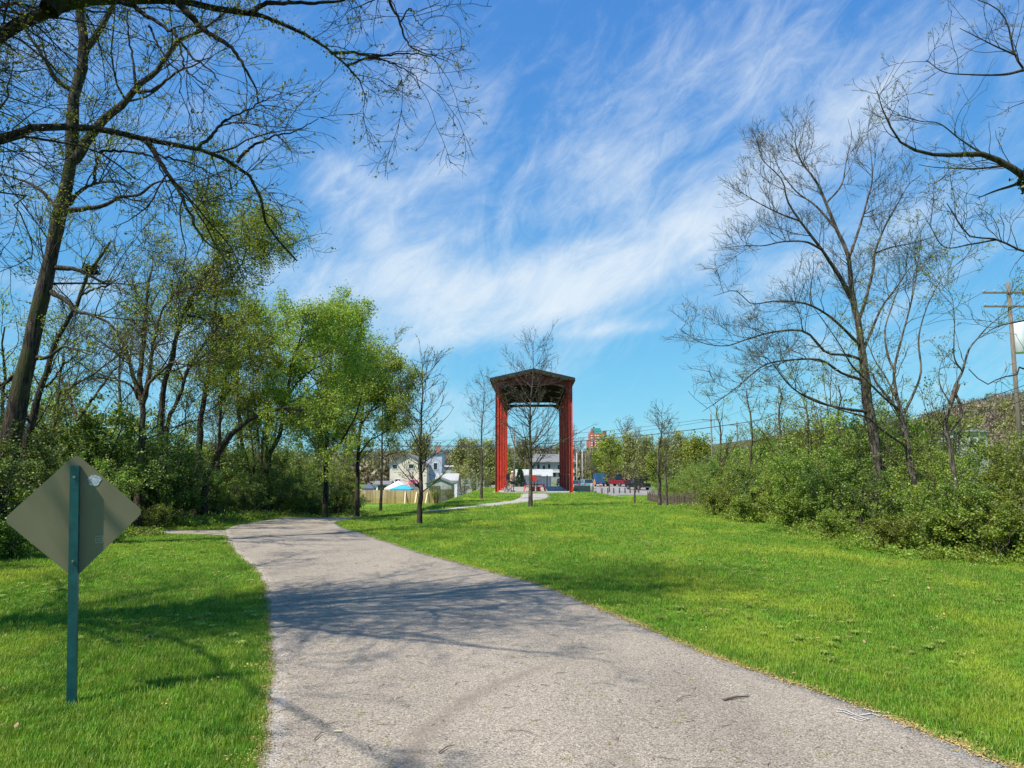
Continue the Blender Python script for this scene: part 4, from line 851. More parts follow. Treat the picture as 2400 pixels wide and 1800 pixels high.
far = [(1425, 175, 2, 1.15, 'round light green tree behind the red pickup'), (1480, 185, 0, 1.1, 'soft green tree right of the red pickup'), (1515, 165, 0, .95, 'green tree over the black pickup'), (1400, 200, 2, .8, 'small light green tree beside the blue truck'),
       (1080, 190, 0, 1.1, 'round olive tree beyond the parked cars on the left'), (1045, 240, 1, 1.1, 'hazy brown tree above the long low building'), (1115, 170, 0, 1.0, 'green tree left of the pavilion above the parked cars'), (1150, 200, 0, 1.1, 'green tree directly left of the pavilion columns'),
       (1190, 210, 0, 1.0, 'olive tree seen through the left pavilion columns'), (1225, 215, 0, 1.15, 'green tree above the white kiosk'), (1255, 260, 1, 1.2, 'brown tree seen through the pavilion opening, left'), (1290, 255, 1, 1.1, 'brown tree seen through the pavilion opening, right'),
       (1335, 210, 1, 1.35, 'tall bare tree just right of the pavilion'), (1360, 235, 1, 1.15, 'bare tree behind the utility poles'), (1465, 245, 1, 1.75, 'tall bare tree right of the brick tower'), (1500, 250, 1, 1.5, 'bare tree behind the dark lawn tree'), (1560, 215, 0, 1.15, 'hazy green tree behind the picket fence trees'),
       (1600, 190, 1, 1.1, 'brown tree behind the picket fence'), (1640, 120, 2, .9, 'tall light green tree at the far end of the right hedge'), (1600, 135, 0, .9, 'olive tree beyond the picket fence'), (985, 200, 0, 1.25, 'yellow-green tree behind the cream house'), (930, 190, 1, 1.1, 'bare tree behind the cream house'),
       (1005, 160, 2, .8, 'light green tree right of the cream house'), (1380, 150, 1, .6, 'thin scrubby tree by the utility poles'), (1540, 130, 2, .7, 'bright green tree touching the left end of the picket fence'), (1310, 300, 0, 1.2, 'green tree behind the two-storey building')]
for X, d, i, s, lab in far:
    p = at(X, 1100, d); place_tree(FB[i], 'distant_tree', lab, p.x, p.y, s, 'trees beyond the lawn and car park')

# ---------------------------------------------------------------- scattering by geometry nodes
hid = {}
def coll(name, objs):
    c = bpy.data.collections.new(name)
    for o in objs: c.objects.link(o)
    return c
def scatter(name, pts, rots, scl, idx, c, kind='stuff', label=None, cat=None):
    me = bpy.data.meshes.new(name); n = len(pts); me.vertices.add(n); me.vertices.foreach_set('co', np.asarray(pts, np.float32).ravel())
    a = me.attributes.new('rot', 'FLOAT_VECTOR', 'POINT'); a.data.foreach_set('vector', np.asarray(rots, np.float32).ravel())
    a = me.attributes.new('scl', 'FLOAT_VECTOR', 'POINT'); a.data.foreach_set('vector', np.asarray(scl, np.float32).ravel())
    a = me.attributes.new('idx', 'INT', 'POINT'); a.data.foreach_set('value', np.asarray(idx, np.int32)); me.update()
    o = link(bpy.data.objects.new(name, me)); o['kind'] = kind
    if label: o['label'] = label
    if cat: o['category'] = cat
    ng = bpy.data.node_groups.new(name, 'GeometryNodeTree')
    ng.interface.new_socket('Geometry', in_out='INPUT', socket_type='NodeSocketGeometry'); ng.interface.new_socket('Geometry', in_out='OUTPUT', socket_type='NodeSocketGeometry')
    gi = ng.nodes.new('NodeGroupInput'); go = ng.nodes.new('NodeGroupOutput'); ip = ng.nodes.new('GeometryNodeInstanceOnPoints')
    ci = ng.nodes.new('GeometryNodeCollectionInfo'); ci.inputs['Collection'].default_value = c; ci.inputs['Separate Children'].default_value = True; ci.inputs['Reset Children'].default_value = True
    def na(nm, t):
        q = ng.nodes.new('GeometryNodeInputNamedAttribute'); q.data_type = t; q.inputs['Name'].default_value = nm; return [s for s in q.outputs if s.enabled and s.name == 'Attribute'][0]
    ng.links.new(gi.outputs[0], ip.inputs['Points']); ng.links.new(ci.outputs[0], ip.inputs['Instance']); ip.inputs['Pick Instance'].default_value = True
    ng.links.new(na('idx', 'INT'), ip.inputs['Instance Index'])
    e2r = ng.nodes.new('FunctionNodeEulerToRotation'); ng.links.new(na('rot', 'FLOAT_VECTOR'), e2r.inputs[0]); ng.links.new(e2r.outputs[0], ip.inputs['Rotation'])
    ng.links.new(na('scl', 'FLOAT_VECTOR'), ip.inputs['Scale']); ng.links.new(ip.outputs[0], go.inputs[0])
    md = o.modifiers.new('scatter', 'NODES'); md.node_group = ng; return o
def free(name, me, mat):
    if not me.materials: me.materials.append(mat)
    return bpy.data.objects.new(name, me)
# grass tufts
def tuft(nb, rad, hh, w):
    V_, F_ = [], []
    for i in range(nb):
        a_ = rng.uniform(0, 6.28); r_ = rad * math.sqrt(rng.random()); x, y = math.cos(a_) * r_, math.sin(a_) * r_
        L = hh * rng.uniform(.55, 1.15); ln = rng.uniform(.1, .75) * L; t = rng.uniform(0, 6.28); dx, dy = math.cos(t), math.sin(t); px_, py_ = -dy * w / 2, dx * w / 2; o = len(V_)
        V_ += [(x - px_, y - py_, -.01), (x + px_, y + py_, -.01), (x + dx * ln * .35 - px_ * .8, y + dy * ln * .35 - py_ * .8, L * .6), (x + dx * ln * .35 + px_ * .8, y + dy * ln * .35 + py_ * .8, L * .6), (x + dx * ln - px_ * .1, y + dy * ln - py_ * .1, L), (x + dx * ln + px_ * .1, y + dy * ln + py_ * .1, L)]
        F_ += [(o, o + 1, o + 3, o + 2), (o + 2, o + 3, o + 5, o + 4)]
    return npmesh('grass_tuft', V_, F_, False)
tufts = coll('tufts', [free('grass_tuft_%d' % i, tuft(18, .055, .040, .0042), MT['grass']) for i in range(5)])
def inpoly(x, y, poly):
    poly = np.asarray(poly); n = len(poly); c = np.zeros(len(x), bool); j = n - 1
    for i in range(n):
        xi, yi = poly[i]; xj, yj = poly[j]
        cond = ((yi > y) != (yj > y)) & (x < (xj - xi) * (y - yi) / (yj - yi + 1e-12) + xi); c ^= cond; j = i
    return c
pathpoly = np.vstack([EA[::4], EB[::-1][::4]])
fpoly = np.vstack([[p[:2] for p in FPu], [p[:2] for p in FPl][::-1]])
sppoly = [(-6.8, 18.7), (-8.6, 19.6), (-11, 20.2), (-11, 21.3), (-8.6, 21.2), (-7, 21.6)]
def lawn_points(y0, y1, dens, marg):
    x0, x1 = -.8 * y1 - 1, .8 * y1 + 1; x0 = max(x0, -12); x1 = min(x1, 17)
    n = int((x1 - x0) * (y1 - y0) * dens); x = rng.uniform(x0, x1, n); y = rng.uniform(y0, y1, n)
    k = np.abs(x) < .74 * y + 1.2
    k &= ~inpoly(x, y, pathpoly); k &= ~inpoly(x, y, fpoly); k &= ~inpoly(x, y, sppoly)
    k &= ~((x > PX0 - .3) & (x < PX1 + .35) & (y > PY0 - .3) & (y < PY1 + .5))
    k &= ~((y > 62) & (x > 5) & (x > 5.3 + (y - 66) * .15) & (x < 5.2 + (y - 62) * .32))
    k &= x < np.interp(y, [0, 14, 30, 50, 60, 110], [12, 10.5, 10.2, 14, 17, 17.5])
    return x[k], y[k]
PX, RT, SC, IX = [], [], [], []
for y0, y1, dn, s, hs_ in ((3.4, 8, 560, 1.0, 1.0), (8, 13, 300, 1.3, 1.1), (13, 20, 150, 1.7, 1.15), (20, 32, 62, 2.3, 1.3), (32, 50, 22, 3.3, 1.6), (50, 75, 9, 4.5, 1.9), (75, 106, 3.5, 6.5, 2.2)):
    x, y = lawn_points(y0, y1, dn, 0); n = len(x); z = H(x, y)
    PX.append(np.stack([x, y, z], 1)); RT.append(np.stack([rng.normal(0, .12, n), rng.normal(0, .12, n), rng.uniform(0, 6.28, n)], 1))
    s_ = rng.uniform(.75, 1.3, n); vv = .75 + .5 * (np.sin(x * 1.3 + np.sin(y * .9) * 2) * .5 + .5) * rng.uniform(.6, 1.5, n)
    SC.append(np.stack([s_ * s, s_ * s, s_ * hs_ * vv], 1)); IX.append(rng.integers(0, 5, n))
PX = np.concatenate(PX); print('grass tufts', len(PX))
scatter('grass', PX, np.concatenate(RT), np.concatenate(SC), np.concatenate(IX), tufts, label='bright green mown grass of the lawn')

# pale fallen blossom scales along the path edges, and litter on the asphalt
def bits(n, sz, asp=.5):
    V_, F_ = [], []
    for i in range(n):
        c = Vector((rng.normal(0, .03), rng.normal(0, .03), rng.uniform(.0, .006))); a_ = Vector(rng.normal(0, 1, 3)); a_.z *= .35; a_.normalize(); b2 = a_.cross(Vector((0, 0, 1))).normalized(); L = sz * rng.uniform(.5, 1.3); o = len(V_)
        V_ += [tuple(c), tuple(c + a_ * L * .5 + b2 * L * asp * .5), tuple(c + a_ * L), tuple(c + a_ * L * .5 - b2 * L * asp * .5)]; F_ += [(o, o + 1, o + 2, o + 3)]
    return npmesh('scale', V_, F_, False)
MT['scale_yellow'] = M('blossom_scale', (.62, .46, .16), (.36, .22, .09), 30, .8)
MT['scale_green'] = M('catkin', (.40, .36, .09), (.22, .20, .06), 30, .8)
MT['twig'] = M('twig', (.15, .11, .085), (.07, .055, .042), 20, .9)
MT['leaf_dry'] = M('dry_leaf', (.42, .26, .14), (.25, .13, .07), 12, .8)
sc_objs = coll('scales', [free('scale_a', bits(9, .016), MT['scale_yellow']), free('scale_b', bits(5, .02), MT['scale_green'])])
PTS = []
for E, sg, num in ((EB, 1, 5200), (EA, -1, 1300)):
    i = rng.integers(0, int(len(E) * .62), num); f = rng.random(num)[:, None]; p = E[i] * (1 - f) + E[i + 1] * f
    den = (np.sin(p[:, 1] * 3.1) * .5 + .9) * rng.random(num) > .25; p = p[den]
    p[:, 0] += sg * rng.normal(.012, .028, len(p)); PTS.append(p)
p = np.concatenate(PTS); p = p[p[:, 1] > 3.3]; n = len(p)
scatter('blossom_scales', np.stack([p[:, 0], p[:, 1], H(p[:, 0], p[:, 1]) + .02], 1), np.stack([0 * p[:, 0], 0 * p[:, 0], rng.uniform(0, 6.28, n)], 1), np.repeat(rng.uniform(.6, 1.2, n)[:, None], 3, 1), (rng.random(n) > .8).astype(int), sc_objs, label='yellow fallen blossom scales lining the path edges')
def twigmesh(L, forks):
    mb = MB(); pts = [Vector((0, 0, .004))]; d_ = Vector((1, 0, 0))
    for k in range(5): d_ = (d_ + Vector((0, rng.normal(0, .22), 0))).normalized(); pts.append(pts[-1] + d_ * L / 5)
    mb.tube(pts, [.0022, .0022, .002, .0018, .0014, .001], 4)
    for k in range(forks):
        i = rng.integers(1, 4); a_ = rng.uniform(.5, 1) * (1 if rng.random() < .5 else -1); e = Vector((math.cos(a_), math.sin(a_), .02)) * L * .3; mb.tube([pts[i], pts[i] + e * .5 + Vector((0, .003, .002)), pts[i] + e], [.0016, .0013, .001], 3)
    return mb.mesh('twig')
def catkin():
    mb = MB()
    for k in range(10):
        c = Vector((rng.normal(0, .018), rng.normal(0, .010), .004)); mb.box(c, (.010, .004, .003), rng.uniform(0, 3))
    return mb.mesh('catkin')
lit = coll('litter', [free('l0', twigmesh(.10, 1), MT['twig']), free('l1', twigmesh(.16, 2), MT['twig']), free('l2', catkin(), MT['scale_green']), free('l3', twigmesh(.06, 1), MT['twig']), free('l4', bits(3, .022), MT['leaf_dry'])])
x = rng.uniform(-6, 4, 2600); y = 3.6 + 12 * rng.random(2600) ** 1.5; k = inpoly(x, y, pathpoly); x, y = x[k], y[k]; n = len(x)
scatter('path_litter', np.stack([x, y, H(x, y) + .018], 1), np.stack([0 * x, 0 * x, rng.uniform(0, 6.28, n)], 1), np.repeat(rng.uniform(.3, .9, n)[:, None], 3, 1), rng.choice([0, 1, 2, 3, 4, 2, 2, 2, 3, 2], n), lit, label='tiny twigs and catkins scattered on the asphalt')
# dry leaves and clover in the lawn
x, y = lawn_points(3.6, 26, 1.6, 0); n = len(x)
dl = coll('lawn_bits', [free('m0', bits(2, .05, .6), MT['leaf_dry']), free('m1', bits(4, .03, .6), MT['scale_yellow'])])
scatter('lawn_litter', np.stack([x, y, H(x, y) + .045], 1), np.stack([rng.normal(0, .3, n), 0 * x, rng.uniform(0, 6.28, n)], 1), np.repeat(rng.uniform(.5, 1.1, n)[:, None], 3, 1), rng.integers(0, 2, n), dl, label='pale dry leaves lying in the grass')
# broad-leaved weeds and thin soil spots in the lawn
def rosette():
    V_, F_ = [], []
    for k in range(9):
        a_ = k * .7 + rng.uniform(-.2, .2); L = rng.uniform(.05, .09); d_ = np.array([math.cos(a_), math.sin(a_), 0]); s_ = np.array([-d_[1], d_[0], 0]) * .014; o = len(V_)
        V_ += [(0, 0, .02), tuple(d_ * L * .55 + s_ + (0, 0, .045)), tuple(d_ * L + (0, 0, .03)), tuple(d_ * L * .55 - s_ + (0, 0, .045))]; F_ += [(o, o + 1, o + 2, o + 3)]
    return npmesh('rosette', V_, F_, False, {'rnd': rng.random(len(V_))})
x, y = lawn_points(3.6, 20, 9, 0); k = (np.sin(x * 1.9 + 2) + np.sin(y * 1.4 + x) + rng.normal(0, .7, len(x))) > .6; x, y = x[k], y[k]; n = len(x)
scatter('lawn_weeds', np.stack([x, y, H(x, y) + .008], 1), np.stack([0 * x, 0 * x, rng.uniform(0, 6.28, n)], 1), np.repeat(rng.uniform(.5, 1.2, n)[:, None], 3, 1), rng.integers(0, 2, n), coll('rosettes', [free('ro0', rosette(), MT['leaf_hedge']), free('ro1', rosette(), MT['leaf_bright'])]), label='small broad-leaved weeds dotted through the lawn')
# weeds under the hedges
def weed():
    V_, F_, r_ = leaves_at(np.array([[[rng.normal(0, .10), rng.normal(0, .10), 0.02], [rng.normal(0, .14), rng.normal(0, .14), rng.uniform(.1, .26)]] for _ in range(26)]), 190, .045, .02, tmin=0)
    me = npmesh('weed', V_, F_, False, {'rnd': r_}); return me
wd = coll('weeds', [free('weed_%d' % i, weed(), MT['leaf_bright']) for i in range(3)])
pts = []
for line, w in (([(9.4, 12.4), (8.0, 14.2), (7.9, 17), (8.0, 21), (8.1, 26), (8.3, 30), (9, 36), (11, 44)], .55), ([(-9.6, 10), (-9.7, 15), (-9.8, 19.3)], .5), ([(-9.6, 22), (-9.0, 26), (-8.7, 31), (-8.5, 40), (-8.9, 47)], .4)):
    for (x_, y_) in along(line, .13): 
        for q in range(3): pts.append((x_ + rnd.gauss(.25 if x_ > 0 else -.25, w), y_ + rnd.gauss(0, .2)))
pts = np.array(pts); n = len(pts)
scatter('weeds', np.stack([pts[:, 0], pts[:, 1], H(pts[:, 0], pts[:, 1])], 1), np.stack([0 * pts[:, 0], 0 * pts[:, 0], rng.uniform(0, 6.28, n)], 1), np.repeat(rng.uniform(.4, 1.2, n)[:, None], 3, 1), rng.integers(0, 3, n), wd, label='leafy weeds and ground ivy at the hedge feet')
# far wooded hills
def puff(leafm, nl, tall):
    P0 = rng.normal(0, 1, (60, 2, 3)); P0 /= np.linalg.norm(P0, axis=2, keepdims=True); P0[..., 2] = np.abs(P0[..., 2]) * 1.1 + (.55 if tall else .35); P0[:, 1] = P0[:, 0] * 1.02; P0 *= rng.uniform(.55, 1, (60, 1, 1)) * 3.6
    V_, F_, r_ = leaves_at(P0, nl, .85, .75, tmin=0)
    tr_ = np.array([[[0, 0, -1], [rng.normal(0, .3), 0, 2.5], [rng.normal(0, .8), rng.normal(0, .8), 6.5]] for _ in range(7)]); tr_[:, 2, :2] *= 3; 
    V2, F2 = tubes([(tr_, np.tile([.22, .15, .05], (7, 1)), 3)]); off = len(V_)
    me = npmesh('p', np.concatenate([V_, V2]), np.concatenate([F_, F2 + off]), False, {'rnd': np.concatenate([r_, np.zeros(len(V2))])}); me.materials.append(MT[leafm]); return me
pf = coll('puffs', [bpy.data.objects.new('puff_%d' % i, puff(m_, n_, t_)) for i, (m_, n_, t_) in enumerate((('leaf_far', 420, 1), ('leaf_far_brown', 240, 1), ('leaf_far_brown', 300, 1), ('leaf_far', 320, 0), ('leaf_far_brown', 200, 0)))])
x = rng.uniform(-420, 620, 30000); y = 265 + 300 * rng.random(30000) ** 1.1; k = (np.abs(x) < .85 * y + 20); x, y = x[k][:9500], y[k][:9500]; n = len(x)
s_ = rng.uniform(.75, 1.35, n) * 1.15
scatter('hillside_wood', np.stack([x, y, H(x, y) - .6], 1), np.stack([0 * x, 0 * x, rng.uniform(0, 6.28, n)], 1), np.stack([s_, s_, s_ * rng.uniform(.85, 1.35, n)], 1), rng.choice([0, 1, 2, 3, 4, 1, 2], n), pf, label='hazy brown and green wood covering the far hills')
# ---------------------------------------------------------------- materials of made things
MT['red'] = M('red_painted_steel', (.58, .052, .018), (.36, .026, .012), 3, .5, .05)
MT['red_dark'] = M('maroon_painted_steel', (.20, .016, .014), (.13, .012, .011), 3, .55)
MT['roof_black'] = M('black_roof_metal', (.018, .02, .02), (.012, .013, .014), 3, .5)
MT['soffit_shade'] = M('dark_soffit_shade', (.022, .012, .010), (.015, .009, .008), 3, .8)
MT['black'] = M('black_paint', (.015, .016, .018), (.01, .01, .012), 5, .5)
MT['rubber'] = M('rubber', (.012, .012, .012), (.02, .02, .02), 9, .8)
MT['teal'] = M('teal_post_paint', (.007, .085, .085), (.004, .055, .058), 14, .42, .08)
MT['alu'] = M('sign_back', (.175, .152, .085), (.15, .13, .07), 3, .55, .03, sc=(1, 1, 1), detail=8)
MT['sticker'] = M('silver_sticker', (.55, .58, .60), (.22, .25, .27), 60, .4)
MT['bolt'] = M('bolt_steel', (.45, .42, .38), (.25, .23, .2), 20, .35, metal=.8)
MT['white'] = M('white_paint', (.78, .78, .76), (.68, .68, .66), 2, .5)
MT['cream'] = M('cream_stucco', (.66, .60, .47), (.57, .51, .40), 1.2, .85)
MT['greyblue'] = M('grey_siding', (.42, .47, .52), (.36, .41, .46), 1.5, .8)
MT['grey'] = M('grey_render', (.40, .40, .38), (.32, .32, .30), 1.5, .85)
MT['glass'] = M('dark_glass', (.03, .045, .05), (.02, .03, .035), 2, .12)
MT['shingle'] = M('grey_shingles', (.20, .20, .20), (.13, .13, .135), 6, .9)
MT['brown'] = M('brown_trim', (.25, .14, .07), (.18, .10, .05), 4, .8)
MT['brick'] = M('red_brick', (.48, .16, .10), (.36, .11, .075), 3, .85)
MT['brick_pale'] = M('pale_brick_band', (.75, .50, .42), (.66, .42, .35), 3, .85)
MT['copper'] = M('green_copper', (.06, .36, .33), (.05, .28, .26), 2, .6)
MT['pine'] = M('pine_planks', (.50, .36, .15), (.36, .25, .10), 3.0, .8, .15, sc=(7, 7, .6))
MT['pine_pale'] = M('pale_pine', (.72, .62, .42), (.62, .52, .34), 4, .8)
MT['picket'] = M('weathered_picket', (.17, .12, .09), (.06, .042, .032), 3, .9, .2, sc=(6, 6, .8))
MT['wood_dark'] = M('dark_boards', (.13, .11, .10), (.07, .06, .055), 3, .9)
MT['pole'] = M('pole_wood', (.20, .16, .12), (.12, .095, .075), 3, .9, .1, sc=(6, 6, .6))
MT['pole_pale'] = M('pale_pole', (.46, .42, .37), (.36, .33, .29), 3, .9)
MT['wire'] = M('wire', (.03, .03, .035), rough=.6)
MT['tank'] = M('grey_tank', (.62, .65, .68), (.55, .58, .60), 2, .45)
MT['skin'] = M('skin', (.55, .30, .20), (.48, .25, .165), 8, .55)
MT['hair'] = M('hair', (.16, .10, .05), (.10, .06, .03), 30, .6)
MT['cloth_dark'] = M('navy_cloth', (.02, .024, .04), (.014, .016, .028), 20, .9)
MT['cloth_tan'] = M('tan_top', (.36, .30, .24), (.28, .23, .18), 20, .9)
MT['blue_c'] = M('blue_canopy', (.05, .38, .70), (.04, .32, .62), 2, .7)
MT['pink_c'] = M('pale_pink_canopy', (.78, .62, .58), (.70, .52, .48), 2.5, .7)
MT['navy_c'] = M('navy_canopy', (.07, .09, .14), (.05, .065, .10), 2, .7)
MT['pink'] = M('pink_awning', (.72, .18, .26), (.64, .14, .22), 2, .7)
MT['orange'] = M('orange_plastic', (.80, .22, .03), (.7, .18, .02), 3, .5)
MT['sign_red'] = M('sign_red', (.55, .04, .05), (.5, .03, .04), 3, .4)
MT['chalk'] = M('chalk', (.60, .56, .52), (.33, .30, .27), 90, .9)

for nm_ in ('pine', 'picket'):      # boards weathered differently one by one
    nt = MT[nm_].node_tree; b = [q for q in nt.nodes if q.type == 'BSDF_PRINCIPLED'][0]; src = b.inputs['Base Color'].links[0].from_socket
    oi = nt.nodes.new('ShaderNodeObjectInfo'); nt.links.new(mixc(nt, 1.0, src, ramp(nt, oi.outputs['Random'], [(0, (.62, .58, .52)), (.5, (.95, .93, .9)), (1, (1.12, 1.1, 1.05))]), 'MULTIPLY'), b.inputs['Base Color'])
# ---------------------------------------------------------------- diamond sign seen from behind
base = G(168, 1652); lean = Matrix.Rotation(R(-2.6), 4, 'Y')
sg = thing('road_sign', 'back of a diamond road sign on a dark teal post in the grass at left', 'sign', base, R(20))
post = MB(); wv = .057
top = 1.655
post.prism([(-wv / 2, -wv / 2), (wv / 2, -wv / 2), (wv / 2, wv / 2), (-wv / 2, wv / 2), (-wv / 2, -wv / 2 + .002), (-wv / 2 + .005, -wv / 2 + .005), (-wv / 2 + .005, wv / 2 - .005), (wv / 2 - .005, wv / 2 - .005), (wv / 2 - .005, -wv / 2 + .005), (-wv / 2 + .005, -wv / 2 + .004)], (1, 0, 0), (0, 1, 0), (0, 0, -.3), (0, 0, top + .3))
po = post.build('post', MT['teal'], sg); po.matrix_local = lean
hs2 = .425; rc = .045; prof = []
for k in range(4):
    a0 = math.pi / 2 * k; cx_, cz_ = math.cos(a0) * (hs2 - rc * 1.414 + .018), math.sin(a0) * (hs2 - rc * 1.414 + .018)
    for j in range(7): a_ = a0 - math.pi / 4 + math.pi / 2 * j / 6; prof.append((cx_ + rc * math.cos(a_), cz_ + rc * math.sin(a_)))
pn = MB(); pn.prism(prof, (1, 0, 0), (0, 0, 1), (0, wv / 2 + .002, 0), (0, .003, 0))
pz = 1.655 - .385 + .03
pa = pn.build('panel', MT['alu'], sg); pa.matrix_local = lean @ Matrix.Translation((0, 0, pz))
for dz in (1.575, .985):
    bt = MB(); bt.tube([(0, -wv / 2 - .001, dz), (0, -wv / 2 - .006, dz)], .009, 12).tube([(0, -wv / 2 - .006, dz), (0, -wv / 2 - .014, dz)], .0045, 8)
    q = bt.build('bolt', MT['bolt'], sg); q.matrix_local = lean
st = MB(); pr_ = [(.042 * (1 + .1 * math.sin(5 * a_) + .08 * math.sin(3 * a_ + 1)) * math.cos(a_), .040 * (1 + .08 * math.sin(4 * a_)) * math.sin(a_)) for a_ in [2 * math.pi * i / 24 for i in range(24)]]
st.prism(pr_, (1, 0, 0), (0, 0, 1), (.118, wv / 2 - .0005, 1.545), (0, .0015, 0)); q = st.build('sticker', MT['sticker'], sg); q.matrix_local = lean
sq = MB()
for (x_, z_, w_, h_) in ((0, .023, .05, .004), (0, -.023, .05, .004), (-.023, 0, .004, .05), (.023, 0, .004, .05), (.004, .006, .022, .004), (.004, -.008, .022, .004), (-.008, 0, .004, .018)):
    sq.box((.155 + x_, wv / 2 + .001, 1.12 + z_), (w_, .0012, h_))
MT['residue'] = M('faded_print', (.36, .35, .26), rough=.6)
q = sq.build('label', MT['residue'], sg); q.matrix_local = lean; q['label'] = 'faded square sticker outline'

# ---------------------------------------------------------------- red pavilion
pvx0, pvx1 = PX0 + .03, PX1 - .03; cw, cd = .30, .27
pv = thing('pavilion', 'tall red steel pavilion with black gable roof and two rows of columns', 'pavilion', ((PX0 + PX1) / 2, PY0, SLAB), R(-1.5))
pc = Vector(pv.location)
EVZ = at(1160, 901, 63).z; NB = 5; RIDGE = at(1240, 866, 62.4).z; EAVE = at(1150, 888, 62.3).z
bys = [PY0 + .2 + 22.8 * i / (NB - 1) for i in range(NB)]
def hcol(x, y, z0, z1):
    mb = MB(); hh_ = (z1 - z0)
    for sx in (-1, 1): mb.box((x + sx * (cw / 2 - .012), y, z0 + hh_ / 2), (.024, cd, hh_))
    mb.box((x, y, z0 + hh_ / 2), (cw - .048, .02, hh_)); mb.box((x, y, z0 + .012), (cw + .1, cd + .14, .024))
    for sx in (-1, 1):
        for sy in (-1, 1): mb.box((x + sx * (cw / 2 + .02), y + sy * (cd / 2 + .04), z0 + .04), (.03, .03, .05))
    return mb
roofz = lambda x: EAVE + (RIDGE - EAVE) * (1 - abs(x - (PX0 + PX1) / 2) / ((PX1 - PX0) / 2 + .3))
for i, y in enumerate(bys):
    for x in (pvx0 + cw / 2, pvx1 - cw / 2):
        hcol(x - pc.x, y - pc.y, 0, roofz(x) - .12 - SLAB).build('column', MT['red'], pv)
    zb = EVZ - SLAB; xl, xr = pvx0 + cw - pc.x, pvx1 - cw - pc.x; lo_ = [(xl, zb - .5), (xl + .6, zb), (xr - .6, zb), (xr, zb - .5)]
    tops = [(xr, roofz(pvx1) - SLAB - .12), (0, roofz(pc.x) - SLAB - .12), (xl, roofz(pvx0) - SLAB - .12)] if i < NB - 1 else [(xr, zb + .28), (xl, zb + .28)]
    bm_ = MB(); bm_.prism(lo_ + tops, (1, 0, 0), (0, 0, 1), (0, y - pc.y - .01, 0), (0, .02, 0))
    for a_, b2 in zip(lo_, lo_[1:]): bm_.beam((a_[0], y - pc.y, a_[1]), (b2[0], y - pc.y, b2[1]), .18, .02)
    for k in range(1, 6): xx = xl + (xr - xl) * k / 6; bm_.box((xx, y - pc.y, zb + .14), (.02, .12, .26))
    bm_.build('portal_beam', MT['red_dark' if i == 0 else 'soffit_shade'], pv)  # inner portals near-black: the shade under the roof is put into their colour
for k in range(9):
    x = PX0 + .35 + (PX1 - PX0 - .7) * k / 8; mb = MB(); mb.beam((x - pc.x, -.4, roofz(x) - SLAB - .07), (x - pc.x, 23.2, roofz(x) - SLAB - .07), .07, .10); mb.build('purlin', MT['soffit_shade'], pv)
ry0, ry1 = -.75, 23.7; ex0, ex1 = at(1149, 888, 62.2).x - pc.x, at(1348, 888, 62.2).x - pc.x; rz_, ez = RIDGE - SLAB, EAVE - SLAB
for sgn, ex in ((-1, ex0), (1, ex1)):
    mb = MB(); A = Vector((0, ry0, rz_)); B = Vector((ex, ry0, ez)); E = Vector((0, ry1 - ry0, 0)); up_ = Vector((0, 0, .06))
    mb.add([A, B, B + E, A + E, A + up_, B + up_, B + E + up_, A + E + up_], [(0, 1, 2, 3), (4, 7, 6, 5), (0, 4, 5, 1), (1, 5, 6, 2), (2, 6, 7, 3), (3, 7, 4, 0)])
    mb.build('roof_slope', MT['roof_black'], pv)
    mb = MB(); mb.beam(B + Vector((sgn * .015, 0, -.07)), B + E + Vector((sgn * .015, 0, -.07)), .03, .2); mb.build('eave_fascia', MT['roof_black'], pv)
    for yy in (ry0 - .012, ry1 + .012):
        mb = MB(); mb.beam((0, yy, rz_ - .04), (ex, yy, ez - .04), .025, .22, roll=Vector((0, 0, 1))); mb.build('rake_fascia', MT['roof_black'], pv)
    n_ = 14
    for i in range(n_ + 1):
        yy = ry0 + (ry1 - ry0) * i / n_; mb = MB(); mb.beam((0, yy, rz_ + .075), (ex, yy, ez + .075), .03, .03); mb.build('roof_seam', MT['roof_black'], pv)
for x in (pvx0 + cw / 2 - pc.x, pvx1 - cw / 2 - pc.x):
    for i in range(1, NB):
        mb = MB(); mb.beam((x, bys[i - 1] + cd / 2 + .08 - pc.y, 1.45), (x, bys[i] - cd / 2 - .08 - pc.y, 1.45), .06); mb.build('rail', MT['red'], pv)
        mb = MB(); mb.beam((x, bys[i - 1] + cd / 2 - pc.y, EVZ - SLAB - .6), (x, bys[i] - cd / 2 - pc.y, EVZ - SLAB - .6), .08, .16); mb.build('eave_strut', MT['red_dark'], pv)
    mb = MB(); mb.box((x, (bys[1] + bys[2]) / 2 - pc.y, .74), (.03, 1.8, 1.3)); mb.build('infill_panel', MT['black'], pv)
    mb = MB(); mb.tube([(x, bys[2] + .1 - pc.y, 1.5), (x, bys[3] - .1 - pc.y, EVZ - SLAB - .7)], .03, 6); mb.build('brace', MT['red'], pv)
for (x0_, sg_) in ((pvx0 + cw, 1), (pvx1 - cw, -1)):
    for i in (2, 3):
        mb = MB(); mb.tube([(x0_ - pc.x, bys[i] - pc.y + .25, EVZ - SLAB - 1.4), (x0_ + sg_ * 1.3 - pc.x, bys[i] - pc.y + .25, EVZ - SLAB + .1)], .03, 6); mb.build('knee_brace', MT['red_dark'], pv)

